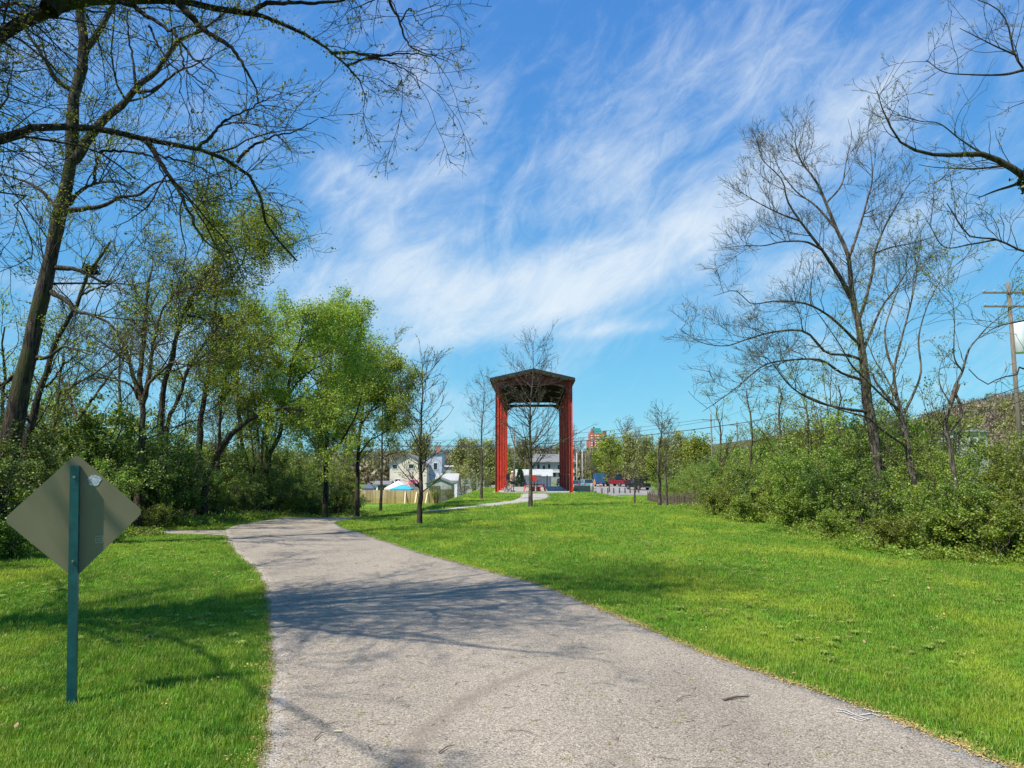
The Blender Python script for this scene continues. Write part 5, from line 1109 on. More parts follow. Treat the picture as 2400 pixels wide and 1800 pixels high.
# bollard lamp-like railing, picnic frame, bikes, person inside
rl = thing('railing', 'black vertical-bar railing along the back of the red pavilion', 'railing', (2.55, PY1 - .7, SLAB))
mb = MB(); mb.beam((0.0, 0, 1.1), (2.9, 0, 1.1), .05, .05); mb.build('top_rail', MT['black'], rl)
mb = MB(); mb.beam((0.0, 0, .12), (2.9, 0, .12), .04, .04); mb.build('bottom_rail', MT['black'], rl)
bar = MB().tube([(0, 0, .12), (0, 0, 1.08)], .012, 5).mesh('bar')
for k in range(23): mobj('bar', bar, MT['black'], rl, None, (.12 + k * .12, 0, 0))
pst = MB().box((0, 0, .65), (.08, .08, 1.3)).mesh('post')
for x in (0, 1.45, 2.9): mobj('post', pst, MT['black'], rl, None, (x, 0, 0))
bn = thing('picnic_table', 'low red picnic table with slanted A-frame legs on the pavilion floor', 'table', (at(1253, 1100, 66).x, 66.4, SLAB))
mb = MB(); mb.box((0, 0, .60), (1.75, .75, .05)); mb.build('tabletop', MT['red_dark'], bn)
for sx in (-1, 1):
    for sy in (-1, 1): mb = MB(); mb.beam((sx * .95, sy * .5, 0), (sx * .78, sy * .2, .58), .09, .07); mb.build('leg', MT['red'], bn)
    mb = MB(); mb.beam((sx * .86, -.62, .34), (sx * .86, .62, .34), .06); mb.build('crossbar', MT['red'], bn)
for sy in (-1, 1): mb = MB(); mb.box((0, sy * .55, .39), (1.75, .26, .04)); mb.build('bench', MT['red_dark'], bn)
for x_ in (-.12, .38): mb = MB(); mb.box((x_, -.15, .2), (.3, .3, .36)); mb.build('stretcher_box', MT['red'], bn)
rp = thing('red_panel', 'square red board on a short post behind the picnic table', 'board', (at(1251, 1100, 68).x, 68, SLAB))
mb = MB(); mb.box((0, 0, 1.12), (.48, .04, .56)); mb.build('board', MT['red'], rp)
mb = MB(); mb.box((0, .04, .45), (.05, .05, .9)); mb.build('post', MT['black'], rp)
def bicycle(label, loc, rz, tilt=0, steer=0):
    t = thing('bicycle', label, 'bicycle', loc, rz, None); t.rotation_euler = (R(tilt), 0, rz)
    for x in (-.52, .52):
        w = MB().ring((x, 0, .34), .315, .02, (0, 1, 0), 22).build('wheel', MT['rubber'], t)
        s_ = MB()
        for k in range(9): a_ = k * math.pi / 9; s_.tube([(x - .3 * math.cos(a_), 0, .34 - .3 * math.sin(a_)), (x + .3 * math.cos(a_), 0, .34 + .3 * math.sin(a_))], .002, 3, cap=False)
        s_.build('spokes', MT['bolt'], w)
    f = MB(); bb_, sd_, hd, ra, fa = (-.08, 0, .30), (-.2, 0, .80), (.33, 0, .78), (-.52, 0, .34), (.52, 0, .34)
    for a_, b2, r_ in ((bb_, sd_, .016), (bb_, hd, .018), (sd_, hd, .016), (bb_, ra, .012), (sd_, ra, .01), (hd, fa, .014), (hd, (.3, 0, .95), .013), (sd_, (-.23, 0, .92), .012)): f.tube([a_, b2], r_, 7)
    f.build('frame', MT['black'], t)
    MB().tube([(.36, -.27, 1.0), (.30, -.1, .96), (.30, .1, .96), (.36, .27, 1.0)], .012, 6).build('handlebar', MT['black'], t)
    MB().box((-.24, 0, .94), (.24, .13, .05), taper=.8).build('saddle', MT['rubber'], t)
    MB().tube([(-.08, -.12, .30), (-.08, .12, .30)], .03, 8).box((0.05, -.13, .2), (.09, .05, .02)).box((-.2, .13, .4), (.09, .05, .02)).build('crank', MT['black'], t)
    return t
bicycle('dark bicycle standing against the left pavilion columns beside the person', (at(1188, 1100, 65.4).x, 65.4, SLAB), R(72))
bicycle('bicycle seen end-on leaning at the red picnic table', (at(1257, 1100, 65).x, 65.0, SLAB), R(86), 6)

def skin_mesh(name, nodes, edges, rad, mat, parent, root=0, sub_=1):
    me = bpy.data.meshes.new(name); me.from_pydata(nodes, edges, []); o = link(bpy.data.objects.new(name, me)); o.parent = parent
    md = o.modifiers.new('skin', 'SKIN'); md.use_smooth_shade = True
    for v, r_ in zip(me.skin_vertices[0].data, rad): v.radius = (r_, r_) if not isinstance(r_, tuple) else r_
    me.skin_vertices[0].data[root].use_root = True
    s_ = o.modifiers.new('sub', 'SUBSURF'); s_.levels = sub_; s_.render_levels = sub_
    me.materials.append(mat); return o
def person(label, loc, rz):
    t = thing('person', label, 'person', loc, rz)
    N = [(0, 0, .92), (0, .01, 1.08), (0, .01, 1.28), (0, .0, 1.42), (0, -.01, 1.50), (0, -.03, 1.60), (0, -.03, 1.70),        # pelvis..head
         (-.09, 0, .86), (-.11, -.01, .48), (-.10, .03, .09), (-.10, -.12, .035), (.09, 0, .86), (.13, -.03, .48), (.14, .02, .09), (.16, -.12, .035),
         (-.17, .0, 1.40), (-.23, -.08, 1.16), (-.10, -.24, 1.36), (-.06, -.26, 1.43), (.17, .0, 1.40), (.24, -.12, 1.18), (.10, -.26, 1.38), (.06, -.28, 1.45)]
    E = [(0, 1), (1, 2), (2, 3), (3, 4), (4, 5), (5, 6), (0, 7), (7, 8), (8, 9), (9, 10), (0, 11), (11, 12), (12, 13), (13, 14), (3, 15), (15, 16), (16, 17), (17, 18), (3, 19), (19, 20), (20, 21), (21, 22)]
    Rr = [.145, .125, .14, .10, .055, .09, .085, .095, .062, .040, .035, .095, .062, .040, .035, .055, .042, .028, .032, .055, .042, .028, .032]
    for sx, wi in ((-1, 18), (1, 22)):
        w = Vector(N[wi])
        for k in range(4):
            o = len(N); b2 = w + Vector((sx * .01 * (k - 1.5) * -1, -.01, .02 - k * .012)); N += [tuple(b2), tuple(b2 + Vector((-sx * .02, -.035 - .004 * (1.5 - abs(k - 1.5)), .008))), tuple(b2 + Vector((-sx * .045, -.04, .0)))]
            E += [(wi, o), (o, o + 1), (o + 1, o + 2)]; Rr += [.009, .008, .007]
        o = len(N); N += [tuple(w + Vector((-sx * .02, .01, .02))), tuple(w + Vector((-sx * .045, -.01, .035)))]; E += [(wi, o), (o, o + 1)]; Rr += [.01, .008]
    skin_mesh('body', N, E, Rr, MT['skin'], t)
    skin_mesh('tank_top', [(0, 0, .98), (0, .01, 1.10), (0, .01, 1.28), (0, .0, 1.40), (-.11, 0, 1.41), (.11, 0, 1.41)], [(0, 1), (1, 2), (2, 3), (3, 4), (3, 5)], [.155, .135, .152, .115, .07, .07], MT['cloth_tan'], t)
    skin_mesh('shorts', [(0, 0, .95), (-.09, 0, .84), (-.105, -.01, .62), (.09, 0, .84), (.12, -.02, .62)], [(0, 1), (1, 2), (0, 3), (3, 4)], [.158, .115, .098, .115, .098], MT['cloth_dark'], t)
    f = MB(); f.box((-.035, -.115, 1.635), (.02, .012, .01)).box((.035, -.115, 1.635), (.02, .012, .01)).box((0, -.125, 1.61), (.018, .03, .035)).box((0, -.115, 1.575), (.045, .01, .01)); f.box((-.088, -.02, 1.61), (.015, .03, .05)).box((.088, -.02, 1.61), (.015, .03, .05)); f.build('face', MT['skin'], t)
    skin_mesh('hair', [(0, .02, 1.66), (0, .06, 1.60), (0, .07, 1.50)], [(0, 1), (1, 2)], [.098, .07, .03], MT['hair'], t)
    c = MB(); n = 14; prof = [(.103, 0), (.10, .045), (.07, .085), (.0, .10)]; vs = [(r_ * math.cos(2 * math.pi * k / n), -.02 + r_ * math.sin(2 * math.pi * k / n), 1.67 + z_) for r_, z_ in prof for k in range(n)]
    c.add(vs, [(i * n + k, i * n + (k + 1) % n, (i + 1) * n + (k + 1) % n, (i + 1) * n + k) for i in range(3) for k in range(n)], 0, True); c.box((0, -.15, 1.68), (.15, .11, .012)); c.build('cap', MT['white'], t)
    for x, y in ((-.10, -.05), (.15, -.05)): MB().box((x, y, .045), (.09, .27, .09), taper=.8).build('shoe', MT['black'], t)
    return t
person('person in cap, tan top and dark shorts raising both hands to the face', (at(1200.5, 1100, 65.6).x, 65.6, SLAB), R(35))
bp_ = MB(); bp_.box((0, 0, 1.28), (.34, .2, .5), taper=.8); 
bk = thing('dark_backpack', 'black backpack hanging on the bicycle handlebar', 'backpack', (at(1191, 1100, 65.9).x, 65.95, SLAB)); bp_.build('bag', MT['black'], bk); MB().box((0, -.12, 1.2), (.24, .06, .22)).build('pocket', MT['black'], bk); MB().tube([(-.05, 0, 1.52), (0, 0, 1.6), (.05, 0, 1.52)], .01, 5).build('strap', MT['black'], bk)

# ---------------------------------------------------------------- conical evergreen
ev = at(1218, 1148, 76); es = thing('conical_evergreen', 'dark conical evergreen shrub seen through the left of the pavilion', 'shrub', (at(1219, 1100, 84).x, 84, h(.9, 84) - .1))
Pp = []
for i in range(420):
    z_ = rng.uniform(.05, 2.2); r_ = .75 * (1 - z_ / 2.35) ** .8 + .05; a_ = rng.uniform(0, 6.28); Pp.append([[math.cos(a_) * r_ * .4, math.sin(a_) * r_ * .4, z_], [math.cos(a_) * r_, math.sin(a_) * r_, z_ + .08]])
V_, F_, r_ = leaves_at(np.array(Pp), 6500, .09, .04, tmin=.2); mobj('foliage', npmesh('foliage', V_, F_, False, {'rnd': r_}), MT['leaf_evergreen'], es, 'stuff')
MB().tube([(0, 0, 0), (0, 0, 2.1)], [.05, .01], 6).build('trunk', MT['bark_dark'], es)

# ---------------------------------------------------------------- plank fence on the left
f0 = at(846, 1178, 90); fx0 = at(830, 1100, 90).x; fx1 = at(1024, 1100, 90).x; fy = 90.0; fz = h(-13, fy)
pf_ = thing('plank_fence', 'tan vertical plank fence behind the young trees, with leaning braces', 'fence', (fx0, fy, fz))
FH = at(900, 1149, 90).z - fz; nP = 62; wP = (fx1 - fx0) / nP
for k in range(nP):
    hh_ = FH + rnd.uniform(-.02, .02); mb = MB(); mb.box((0, 0, hh_ / 2), (wP - .022, .02, hh_)); mb.build('plank', MT['pine'], pf_, (wP * (k + .5), rnd.uniform(-.008, .008), 0))
for z_ in (.35, FH - .3): MB().beam((0, .04, z_), (fx1 - fx0, .04, z_), .09, .04).build('rail', MT['pine'], pf_)
for X, dx in ((951, 0), (978, .25), (1003, .3)):
    x_ = at(X, 1100, 90).x - fx0; mb = MB(); mb.beam((x_ - dx * .6, -.55, 0), (x_, -.06, FH * .86), .13, .07); mb.build('brace', MT['pine_pale'], pf_)
dfx = at(1024, 1100, 90).x; df = thing('dark_fence', 'short dark weathered board fence right of the tan plank fence', 'fence', (dfx, 90.1, fz))
for k in range(11): MB().box((0, 0, .8), (.17, .03, 1.7 + rnd.uniform(-.05, .05))).build('plank', MT['wood_dark'], df, (.1 + k * .19, 0, 0))

# ---------------------------------------------------------------- gabled buildings
def window(mb_parent, x, y, z, w, hh_, face=(0, -1), fm='white'):
    f = MB(); ax = Vector((-face[1], face[0], 0)); n = Vector((face[0], face[1], 0)); c = Vector((x, y, z)) + n * .02
    for s_ in (-1, 1): f.beam(c + ax * s_ * w / 2 - Vector((0, 0, hh_ / 2)), c + ax * s_ * w / 2 + Vector((0, 0, hh_ / 2)), .08, .08)
    for s_ in (-1, 1): f.beam(c - ax * (w / 2 + .04) + Vector((0, 0, s_ * hh_ / 2)), c + ax * (w / 2 + .04) + Vector((0, 0, s_ * hh_ / 2)), .08, .08)
    o = f.build('window', MT[fm], mb_parent)
    g = MB(); g.beam(c - ax * w / 2 + n * .0, c + ax * w / 2 + n * .0, .03, hh_); g.build('pane', MT['glass'], o)
def gable_house(name, label, cat, x, y, z, w, d, eh, rh, wall, roofm, wins=(), rz=0, over=.3, ridge_x=False):
    t = thing(name, label, cat, (x, y, z), rz); mb = MB()
    if ridge_x: mb.prism([(-d / 2, 0), (d / 2, 0), (d / 2, eh), (0, eh + rh), (-d / 2, eh)], (0, 1, 0), (0, 0, 1), (-w / 2, 0, 0), (w, 0, 0))
    else: mb.prism([(-w / 2, 0), (w / 2, 0), (w / 2, eh), (0, eh + rh), (-w / 2, eh)], (1, 0, 0), (0, 0, 1), (0, -d / 2, 0), (0, d, 0))
    mb.build('wall', MT[wall], t)
    sp = d if ridge_x else w; ln = w if ridge_x else d; sl = rh / (sp / 2)
    for s_ in (-1, 1):
        rb = MB(); a_ = s_ * (sp / 2 + over); zz = eh - over * sl
        if ridge_x: pts = [(-ln / 2 - over, 0, eh + rh + .02), (-ln / 2 - over, a_, zz + .02), (ln / 2 + over, a_, zz + .02), (ln / 2 + over, 0, eh + rh + .02)]
        else: pts = [(0, -ln / 2 - over, eh + rh + .02), (a_, -ln / 2 - over, zz + .02), (a_, ln / 2 + over, zz + .02), (0, ln / 2 + over, eh + rh + .02)]
        P_ = [Vector(p) for p in pts]; U_ = Vector((0, 0, .12)); rb.add(P_ + [p + U_ for p in P_], [(0, 1, 2, 3), (4, 7, 6, 5), (0, 4, 5, 1), (1, 5, 6, 2), (2, 6, 7, 3), (3, 7, 4, 0)]); rb.build('roof', MT[roofm], t)
    for (wx, wz, ww, wh) in wins: window(t, wx, -d / 2, wz, ww, wh)
    return t
def bld(X0, X1, d): return at((X0 + X1) / 2, 1100, d).x, (X1 - X0) / F * d
cx_, w_ = bld(914, 1000, 122); zb = h(cx_, 124)
topz = at(958, 1066, 122).z; ez_ = at(958, 1090, 122).z
ch = gable_house('cream_house', 'large cream gabled house with small dark windows behind the plank fence', 'house', cx_, 126, zb, w_, 8, ez_ - zb, topz - ez_, 'cream', 'shingle', over=.25)
for X, Y in ((925.5, 1094), (963.5, 1093), (932, 1128), (978, 1136), (985, 1094)): p = at(X, Y, 122); window(ch, p.x - cx_, -4, p.z - zb, .85, .75)
p = at(968, 1129, 121.6); aw = MB(); aw.box((p.x - cx_, -4.35, p.z - zb), (1.5, .7, .55), taper=.85); q = aw.build('awning', MT['pink'], ch); q['label'] = 'pink awning on the cream wall'
cx2, w2_ = bld(996, 1018, 124); z2 = at(1007, 1062, 124).z
gb = thing('grey_blue_wing', 'tall narrow grey-blue siding house right of the cream house', 'house', (cx2 + .6, 128, zb))
MB().box((0, 0, (z2 - zb) / 2), (w2_ + 1, 5, z2 - zb)).build('wall', MT['greyblue'], gb); MB().box((0, 0, z2 - zb + .1), (w2_ + 1.5, 5.5, .2)).build('roof', MT['shingle'], gb)
window(gb, .2, -2.5, at(1007, 1093, 124).z - zb, .7, 1.2); MB().box((.5, -1, z2 - zb + .7), (.6, .6, 1.2)).build('chimney', MT['brick'], gb)
cx3, w3_ = bld(999, 1058, 104); z3_ = h(cx3, 106); tz = at(1021, 1122, 104).z; ez3 = at(1021, 1134, 104).z
gs = gable_house('garage', 'low grey gabled garage right of the plank fence', 'garage', cx3, 107, z3_, w3_, 5, ez3 - z3_, tz - ez3, 'grey', 'shingle', over=.2)
MB().box((-.6, -2.53, .95), (1.5, .05, 1.9)).build('door', MT['wood_dark'], gs)
cx4, w4_ = bld(1018, 1068, 112); z4_ = h(cx4, 114); t4 = at(1040, 1112, 114).z; e4 = at(1040, 1127, 114).z
gable_house('back_shed', 'pale shed roof rising behind the grey garage', 'shed', cx4, 117, z4_, w4_, 4, e4 - z4_, t4 - e4, 'white', 'grey', over=.2, ridge_x=True)
cx5, w5_ = bld(872, 908, 108); z5_ = h(cx5, 110); t5 = at(880, 1130, 108).z; e5 = at(880, 1137, 108).z
wh = gable_house('white_shed', 'small white shed with dark windows at the left end of the fence', 'shed', cx5, 112, z5_, w5_, 4, e5 - z5_, t5 - e5, 'white', 'shingle', over=.2, ridge_x=True)
for X in (884, 896): p = at(X, 1144, 108); window(wh, p.x - cx5, -2, p.z - z5_, .6, .8)
def tent(label, X0, X1, d, apexY, baseY, mat, drop=.25):
    x, w = bld(X0, X1, d); z = h(x, d); za = at(X0, apexY, d).z - z; zb_ = at(X0, baseY, d).z - z; t = thing('canopy_tent', label, 'tent', (x, d, z), 0, 'pop-up canopy tents behind the plank fence')
    a = w / 2; mb = MB(); B_ = [(-a, -a, zb_), (a, -a, zb_), (a, a, zb_), (-a, a, zb_)]; Dn = [(q[0], q[1], zb_ - drop) for q in B_]
    mb.add(B_ + [(0, 0, za)] + Dn, [(0, 1, 4), (1, 2, 4), (2, 3, 4), (3, 0, 4), (5, 6, 1, 0), (6, 7, 2, 1), (7, 8, 3, 2), (8, 5, 0, 3)]); mb.build('canopy', MT[mat], t)
    lg = MB().tube([(0, 0, 0), (0, 0, zb_)], .025, 6).mesh('leg')
    for q in B_: mobj('leg', lg, MT['white'], t, None, (q[0] * .97, q[1] * .97, 0))
tent('pale pink pop-up canopy with a pointed top behind the fence', 906, 962, 103, 1126, 1144, 'pink_c')
tent('bright blue pop-up canopy lower in front of the pink one', 919, 967, 98, 1135, 1145, 'blue_c')
tent('dark navy canopy at the far left end of the plank fence', 852, 880, 99, 1131, 1144, 'navy_c')
# long low building beyond the cars
cx6, w6_ = bld(1028, 1120, 215); z6_ = h(cx6, 215) - .3; t6 = at(1080, 1094, 212).z
lb = thing('long_low_building', 'long low grey building beyond the parked cars on the left', 'building', (cx6, 217, z6_))
MB().box((0, 0, (t6 - z6_) / 2), (w6_, 8, t6 - z6_)).build('wall', MT['grey'], lb); MB().box((0, 0, t6 - z6_ + .2), (w6_ + .8, 8.8, .4)).build('roof', MT['white'], lb)
for k in range(5): MB().box((-w6_ / 2 + 1.2 + k * 2.3, -4.03, 1.6), (1.1, .06, 1.2)).build('window', MT['glass'], lb)
# two-storey apartment building seen through the pavilion
cx7, w7_ = bld(1196, 1345, 235); z7_ = h(cx7, 235); t7 = at(1250, 1083, 233).z
ab = thing('apartment_building', 'grey two-storey building with pale roof seen through the pavilion', 'building', (cx7, 240, z7_))
MB().box((0, 0, (t7 - z7_) / 2), (w7_, 12, t7 - z7_)).build('wall', MT['grey'], ab)
rb = MB(); rb.prism([(-7, 0), (7, 0), (0, 2.6)], (0, 1, 0), (0, 0, 1), (-w7_ / 2 - .4, 0, t7 - z7_), (w7_ + .8, 0, 0)); rb.build('roof', MT['shingle'], ab)
MB().box((0, -6.3, (t7 - z7_) * .52), (w7_, .5, .25)).build('balcony_slab', MT['white'], ab)
for X, Y in ((1216, 1095), (1238, 1094), (1262, 1094), (1275, 1096), (1287, 1093), (1310, 1095), (1300, 1113), (1312, 1113), (1226, 1113)):
    p = at(X, Y, 233.6); window(ab, p.x - cx7, -6, p.z - z7_, 1.0, 1.5)
# white kiosk with a deep sign band
d8 = 150; cx8, w8_ = bld(1206, 1295, d8); z8_ = h(cx8, d8); t8 = at(1250, 1100, d8).z; m8 = at(1250, 1116, d8).z
kb = thing('white_kiosk', 'flat white kiosk with a deep blank band and ribbed lower wall, seen through the pavilion', 'building', (cx8, d8 + 2, z8_))
MB().box((0, 0, (t8 + m8) / 2 - z8_), (w8_, 4.4, t8 - m8)).build('fascia_band', MT['white'], kb)
MB().box((0, .4, (m8 - z8_) / 2), (w8_ - .5, 3.4, m8 - z8_)).build('wall', MT['greyblue'], kb)
rib = MB().box((0, 0, (m8 - z8_) / 2), (.06, .06, m8 - z8_ - .02)).mesh('rib')
for k in range(22): mobj('rib', rib, MT['white'], kb, None, (-w8_ / 2 + .5 + k * (w8_ - 1) / 21, -1.34, 0))
MB().box((w8_ * .12, -2.24, (t8 + m8) / 2 - z8_ - .45), (1.1, .06, .2)).build('vent', MT['grey'], kb)
MB().box((-w8_ * .18, -2.24, (t8 + m8) / 2 - z8_ - .45), (.9, .06, .18)).build('vent', MT['grey'], kb)
# dark screened fence right of the pavilion
p0 = at(1345, 1152, 118); p1 = at(1391, 1152, 118); z9 = h(p0.x, 118)
sf = thing('screened_fence', 'low dark green screened fence panel right of the pavilion', 'fence', (p0.x, 118, z9)); w9 = p1.x - p0.x
MB().box((w9 / 2, 0, .60), (w9, .03, 1.0)).build('screen', M('dark_green_screen', (.02, .04, .04), (.014, .028, .028), 3, .8), sf)
ps_ = MB().tube([(0, 0, 0), (0, 0, 1.25)], .03, 6).mesh('post')
for k in range(4): mobj('post', ps_, MT['bolt'], sf, None, (w9 * k / 3, 0.04, 0))
# chain link gate posts pale
# ---------------------------------------------------------------- vehicles
def car(kind, label, X, d, rz, paint, L=4.6, Wd=1.8, Hc=1.5, group=None, z=None):
    x = at(X, 1100, d).x; t = thing(kind, label, {'pickup_truck': 'pickup truck', 'box_truck': 'truck', 'parked_car': 'car'}[kind], (x, d, (h(x, d) + .02) if z is None else z), rz, group)
    hw = Wd / 2; cl = .28
    if kind == 'pickup_truck': body = [(-L / 2, .55), (-L / 2, 1.15), (-.35, 1.18), (-.2, 1.18), (.75, 1.18), (L / 2 - .1, 1.08), (L / 2, .95), (L / 2, .5), (L / 2 - .2, .42), (-L / 2 + .1, .45)]; cab = [(-.55, 1.18), (-.4, Hc), (.55, Hc), (1.2, 1.17)]
    elif Hc > 1.6: body = [(-L / 2, .4), (-L / 2 + .03, 1.0), (1.0, 1.02), (L / 2 - .15, .9), (L / 2, .7), (L / 2, .35), (L / 2 - .2, .28), (-L / 2 + .15, .28)]; cab = [(-L / 2 + .05, 1.0), (-L / 2 + .35, Hc), (.4, Hc), (1.15, 1.0)]
    else: body = [(-L / 2, .45), (-L / 2 + .05, .92), (-1.4, .95), (1.1, .92), (L / 2 - .15, .78), (L / 2, .6), (L / 2, .35), (L / 2 - .2, .25), (-L / 2 + .15, .25)]; cab = [(-1.6, .94), (-.95, Hc), (.35, Hc), (1.2, .92)]
    mb = MB(); mb.prism(body, (1, 0, 0), (0, 0, 1), (0, -hw, 0), (0, Wd, 0)); b_ = mb.build('body', MT[paint], t)
    bv = b_.modifiers.new('bevel', 'BEVEL'); bv.width = .07; bv.segments = 2
    ti = hw * .82; mb = MB(); vs = [(a, -hw + .06 if i in (0, 3) else -ti, b2) for i, (a, b2) in enumerate(cab)] + [(a, hw - .06 if i in (0, 3) else ti, b2) for i, (a, b2) in enumerate(cab)]
    mb.add(vs, [(0, 1, 2, 3), (7, 6, 5, 4), (0, 4, 5, 1), (1, 5, 6, 2), (2, 6, 7, 3), (3, 7, 4, 0)]); mb.build('windows', MT['glass'], t)
    rf = MB(); rf.box(((cab[1][0] + cab[2][0]) / 2, 0, Hc + .01), (cab[2][0] - cab[1][0] + .12, ti * 2 + .06, .06))
    for sy in (-1, 1):
        rf.beam((cab[0][0], sy * (hw - .05), cab[0][1]), (cab[1][0], sy * ti, Hc), .09, .07); rf.beam((cab[3][0], sy * (hw - .05), cab[3][1]), (cab[2][0], sy * ti, Hc), .09, .07)
        m_ = (cab[1][0] + cab[2][0]) / 2; rf.beam((m_, sy * (hw - .05), cab[0][1]), (m_, sy * ti, Hc), .09, .07)
    rf.build('roof', MT[paint], t)
    wr = .36 if Hc < 1.7 else .42
    if kind == 'pickup_truck': wr = .44
    for sx in (-.31, .31):
        for sy in (-1, 1):
            w = MB().tube([(L * sx, sy * (hw - .2), wr), (L * sx, sy * (hw + .02), wr)], wr, 16).build('wheel', MT['rubber'], t)
            MB().tube([(L * sx, sy * (hw + .02), wr), (L * sx, sy * (hw + .035), wr)], wr * .6, 12).build('rim', MT['bolt'], w)
    for sy in (-1, 1):
        MB().box((L / 2 + .01, sy * (hw - .25), .72), (.04, .32, .14)).build('headlight', MT['white'], t); MB().box((-L / 2 - .01, sy * (hw - .12), .85), (.04, .14, .28)).build('taillight', MT['sign_red'], t)
    MB().box((-L / 2 - .06, 0, .5), (.12, Wd * .96, .16)).build('bumper', MT['bolt'], t)
    if kind == 'pickup_truck':
        MB().box((-L / 4 - .3, 0, 1.16), (L / 2 - .9, Wd * .8, .06)).build('bed', MT['black'], t); MB().box((-L / 2 - .03, 0, .88), (.05, Wd * .78, .45)).build('tailgate', MT[paint], t)
    return t
MT['car_white'] = M('car_white', (.70, .74, .75), (.66, .70, .71), 1, .25); MT['car_silver'] = M('car_silver', (.42, .48, .50), (.38, .44, .46), 1, .25, metal=.3)
MT['car_teal'] = M('car_teal', (.16, .34, .40), (.14, .3, .36), 1, .25); MT['car_black'] = M('car_black', (.015, .016, .018), rough=.3)
MT['car_red'] = M('car_red', (.24, .022, .028), (.20, .016, .022), 1, .25); MT['car_blue'] = M('car_blue', (.03, .10, .20), (.025, .085, .17), 1, .35)
MT['car_grey'] = M('car_grey', (.16, .16, .18), (.13, .13, .15), 1, .25)
car('pickup_truck', 'red lifted pickup truck parked beyond the bollards', 1446, 150, R(125), 'car_red', 5.6, 2.05, 2.35)
car('pickup_truck', 'black pickup truck parked right of the red one by the trees', 1494, 132, R(115), 'car_black', 5.2, 1.95, 1.9)
car('parked_car', 'dark grey car just right of the pavilion behind the screened fence', 1348, 135, R(80), 'car_grey', 4.5, 1.8, 1.55)
car('parked_car', 'teal blue car parked behind the screened fence', 1372, 138, R(100), 'car_teal', 4.6, 1.85, 1.65)
x_ = at(1401, 1100, 150).x; bt = thing('box_truck', 'blue van truck with tall box body behind the orange signal post', 'truck', (x_, 150, h(x_, 150) + .02), R(95))
MB().box((-.6, 0, 1.65), (3.6, 1.9, 1.9)).build('box', MT['car_blue'], bt); MB().prism([(1.25, .5), (1.25, 2.1), (1.9, 2.1), (2.5, 1.3), (2.9, 1.2), (2.9, .5)], (1, 0, 0), (0, 0, 1), (0, -.9, 0), (0, 1.8, 0)).build('cab', MT['car_blue'], bt)
MB().box((-.2, 0, .58), (4.6, 1.7, .22)).build('chassis', MT['black'], bt)
for sx in (-1.6, 1.9):
    for sy in (-1, 1): MB().tube([(sx, sy * .72, .42), (sx, sy * .95, .42)], .42, 14).build('wheel', MT['rubber'], bt)
for k, (X, d, rz, p_, L, Hc, lab) in enumerate([(1118, 255, 25, 'car_white', 4.7, 1.75, 'white sport utility car parked left of the pavilion, the largest there'), (1098, 235, 60, 'car_silver', 4.5, 1.5, 'silver green car in front of the white utility car'), (1103, 262, 70, 'car_white', 4.4, 1.5, 'pale car behind the silver one'),
        (1140, 250, 80, 'car_white', 4.5, 1.45, 'white car between the slender tree and the pavilion'), (1148, 242, 60, 'car_black', 4.4, 1.5, 'black car nearest the pavilion in the left car park'), (1092, 200, 95, 'car_silver', 4.4, 1.45, 'silver car half hidden by bushes right of the garage'), (1070, 225, 75, 'car_grey', 4.5, 1.5, 'grey car furthest left in the car park'),
        (1315, 160, 85, 'car_black', 4.5, 1.5, 'black car seen through the right side of the pavilion')]): car('parked_car', lab, X, d, R(rz), p_, L, 1.8, Hc, 'cars parked beyond the pavilion')

# ---------------------------------------------------------------- bollards, signs, hydrant
bol = MB().box((0, 0, .44), (.2, .2, .92), taper=.92).mesh('bollard')
bx = [(1411, 1155.5), (1424.5, 1155), (1438.5, 1154.5), (1452, 1153.5), (1465, 1152.5), (1477, 1151.8), (1489, 1151.3), (1497, 1151)]
for k, (X, Y) in enumerate(bx):
    d = 113 + k * .5; p = at(X, Y, d); o = mobj('bollard', bol, MT['wood_dark'], None, None, (p.x, p.y, h(p.x, p.y) - .02)); tag(o, f'{ORD[k] if k else "first"} wooden bollard from the left along the car park edge', 'bollard', 'wooden bollards edging the car park')
def postsign(name, label, cat, X, d, ht, shape, mat, r_=.3, pm='bolt'):
    x = at(X, 1100, d).x; t = thing(name, label, cat, (x, d, h(x, d))); MB().tube([(0, 0, -.1), (0, 0, ht)], .03, 6).build('post', MT[pm], t)
    n = {'oct': 8, 'sq': 4, 'round': 16}[shape]; off = math.pi / n; mb = MB(); mb.prism([(r_ * math.cos(off + 2 * math.pi * i / n), r_ * math.sin(off + 2 * math.pi * i / n)) for i in range(n)], (1, 0, 0), (0, 0, 1), (0, -.05, ht - r_), (0, .015, 0)); mb.build('panel', MT[mat], t); return t
t = postsign('stop_sign', 'red octagonal sign on a thin post at the car park entrance', 'sign', 1407.5, 111, 1.65, 'oct', 'sign_red', .26)
MB().box((0, -.058, 1.39), (.34, .006, .08)).build('white_bar', MT['white'], t)
postsign('small_sign', 'small grey sign on a low thin post among the bollards', 'sign', 1415.5, 112, 1.0, 'sq', 'grey', .2)
x = at(1393, 1100, 108).x; t = thing('signal_post', 'grey post with a bright orange housing left of the stop sign', 'post', (x, 108, h(x, 108)))
MB().tube([(0, 0, -.1), (0, 0, 2.2)], .05, 8).build('post', MT['pole_pale'], t); MB().box((0, -.08, 1.65), (.34, .16, .32), taper=.8).box((0, -.06, 1.95), (.2, .12, .2)).build('orange_box', MT['orange'], t)
x = at(1395.5, 1100, 105).x; t = thing('fire_hydrant', 'dark green fire hydrant on the grass edge by the apron', 'hydrant', (x, 105, h(x, 105)))
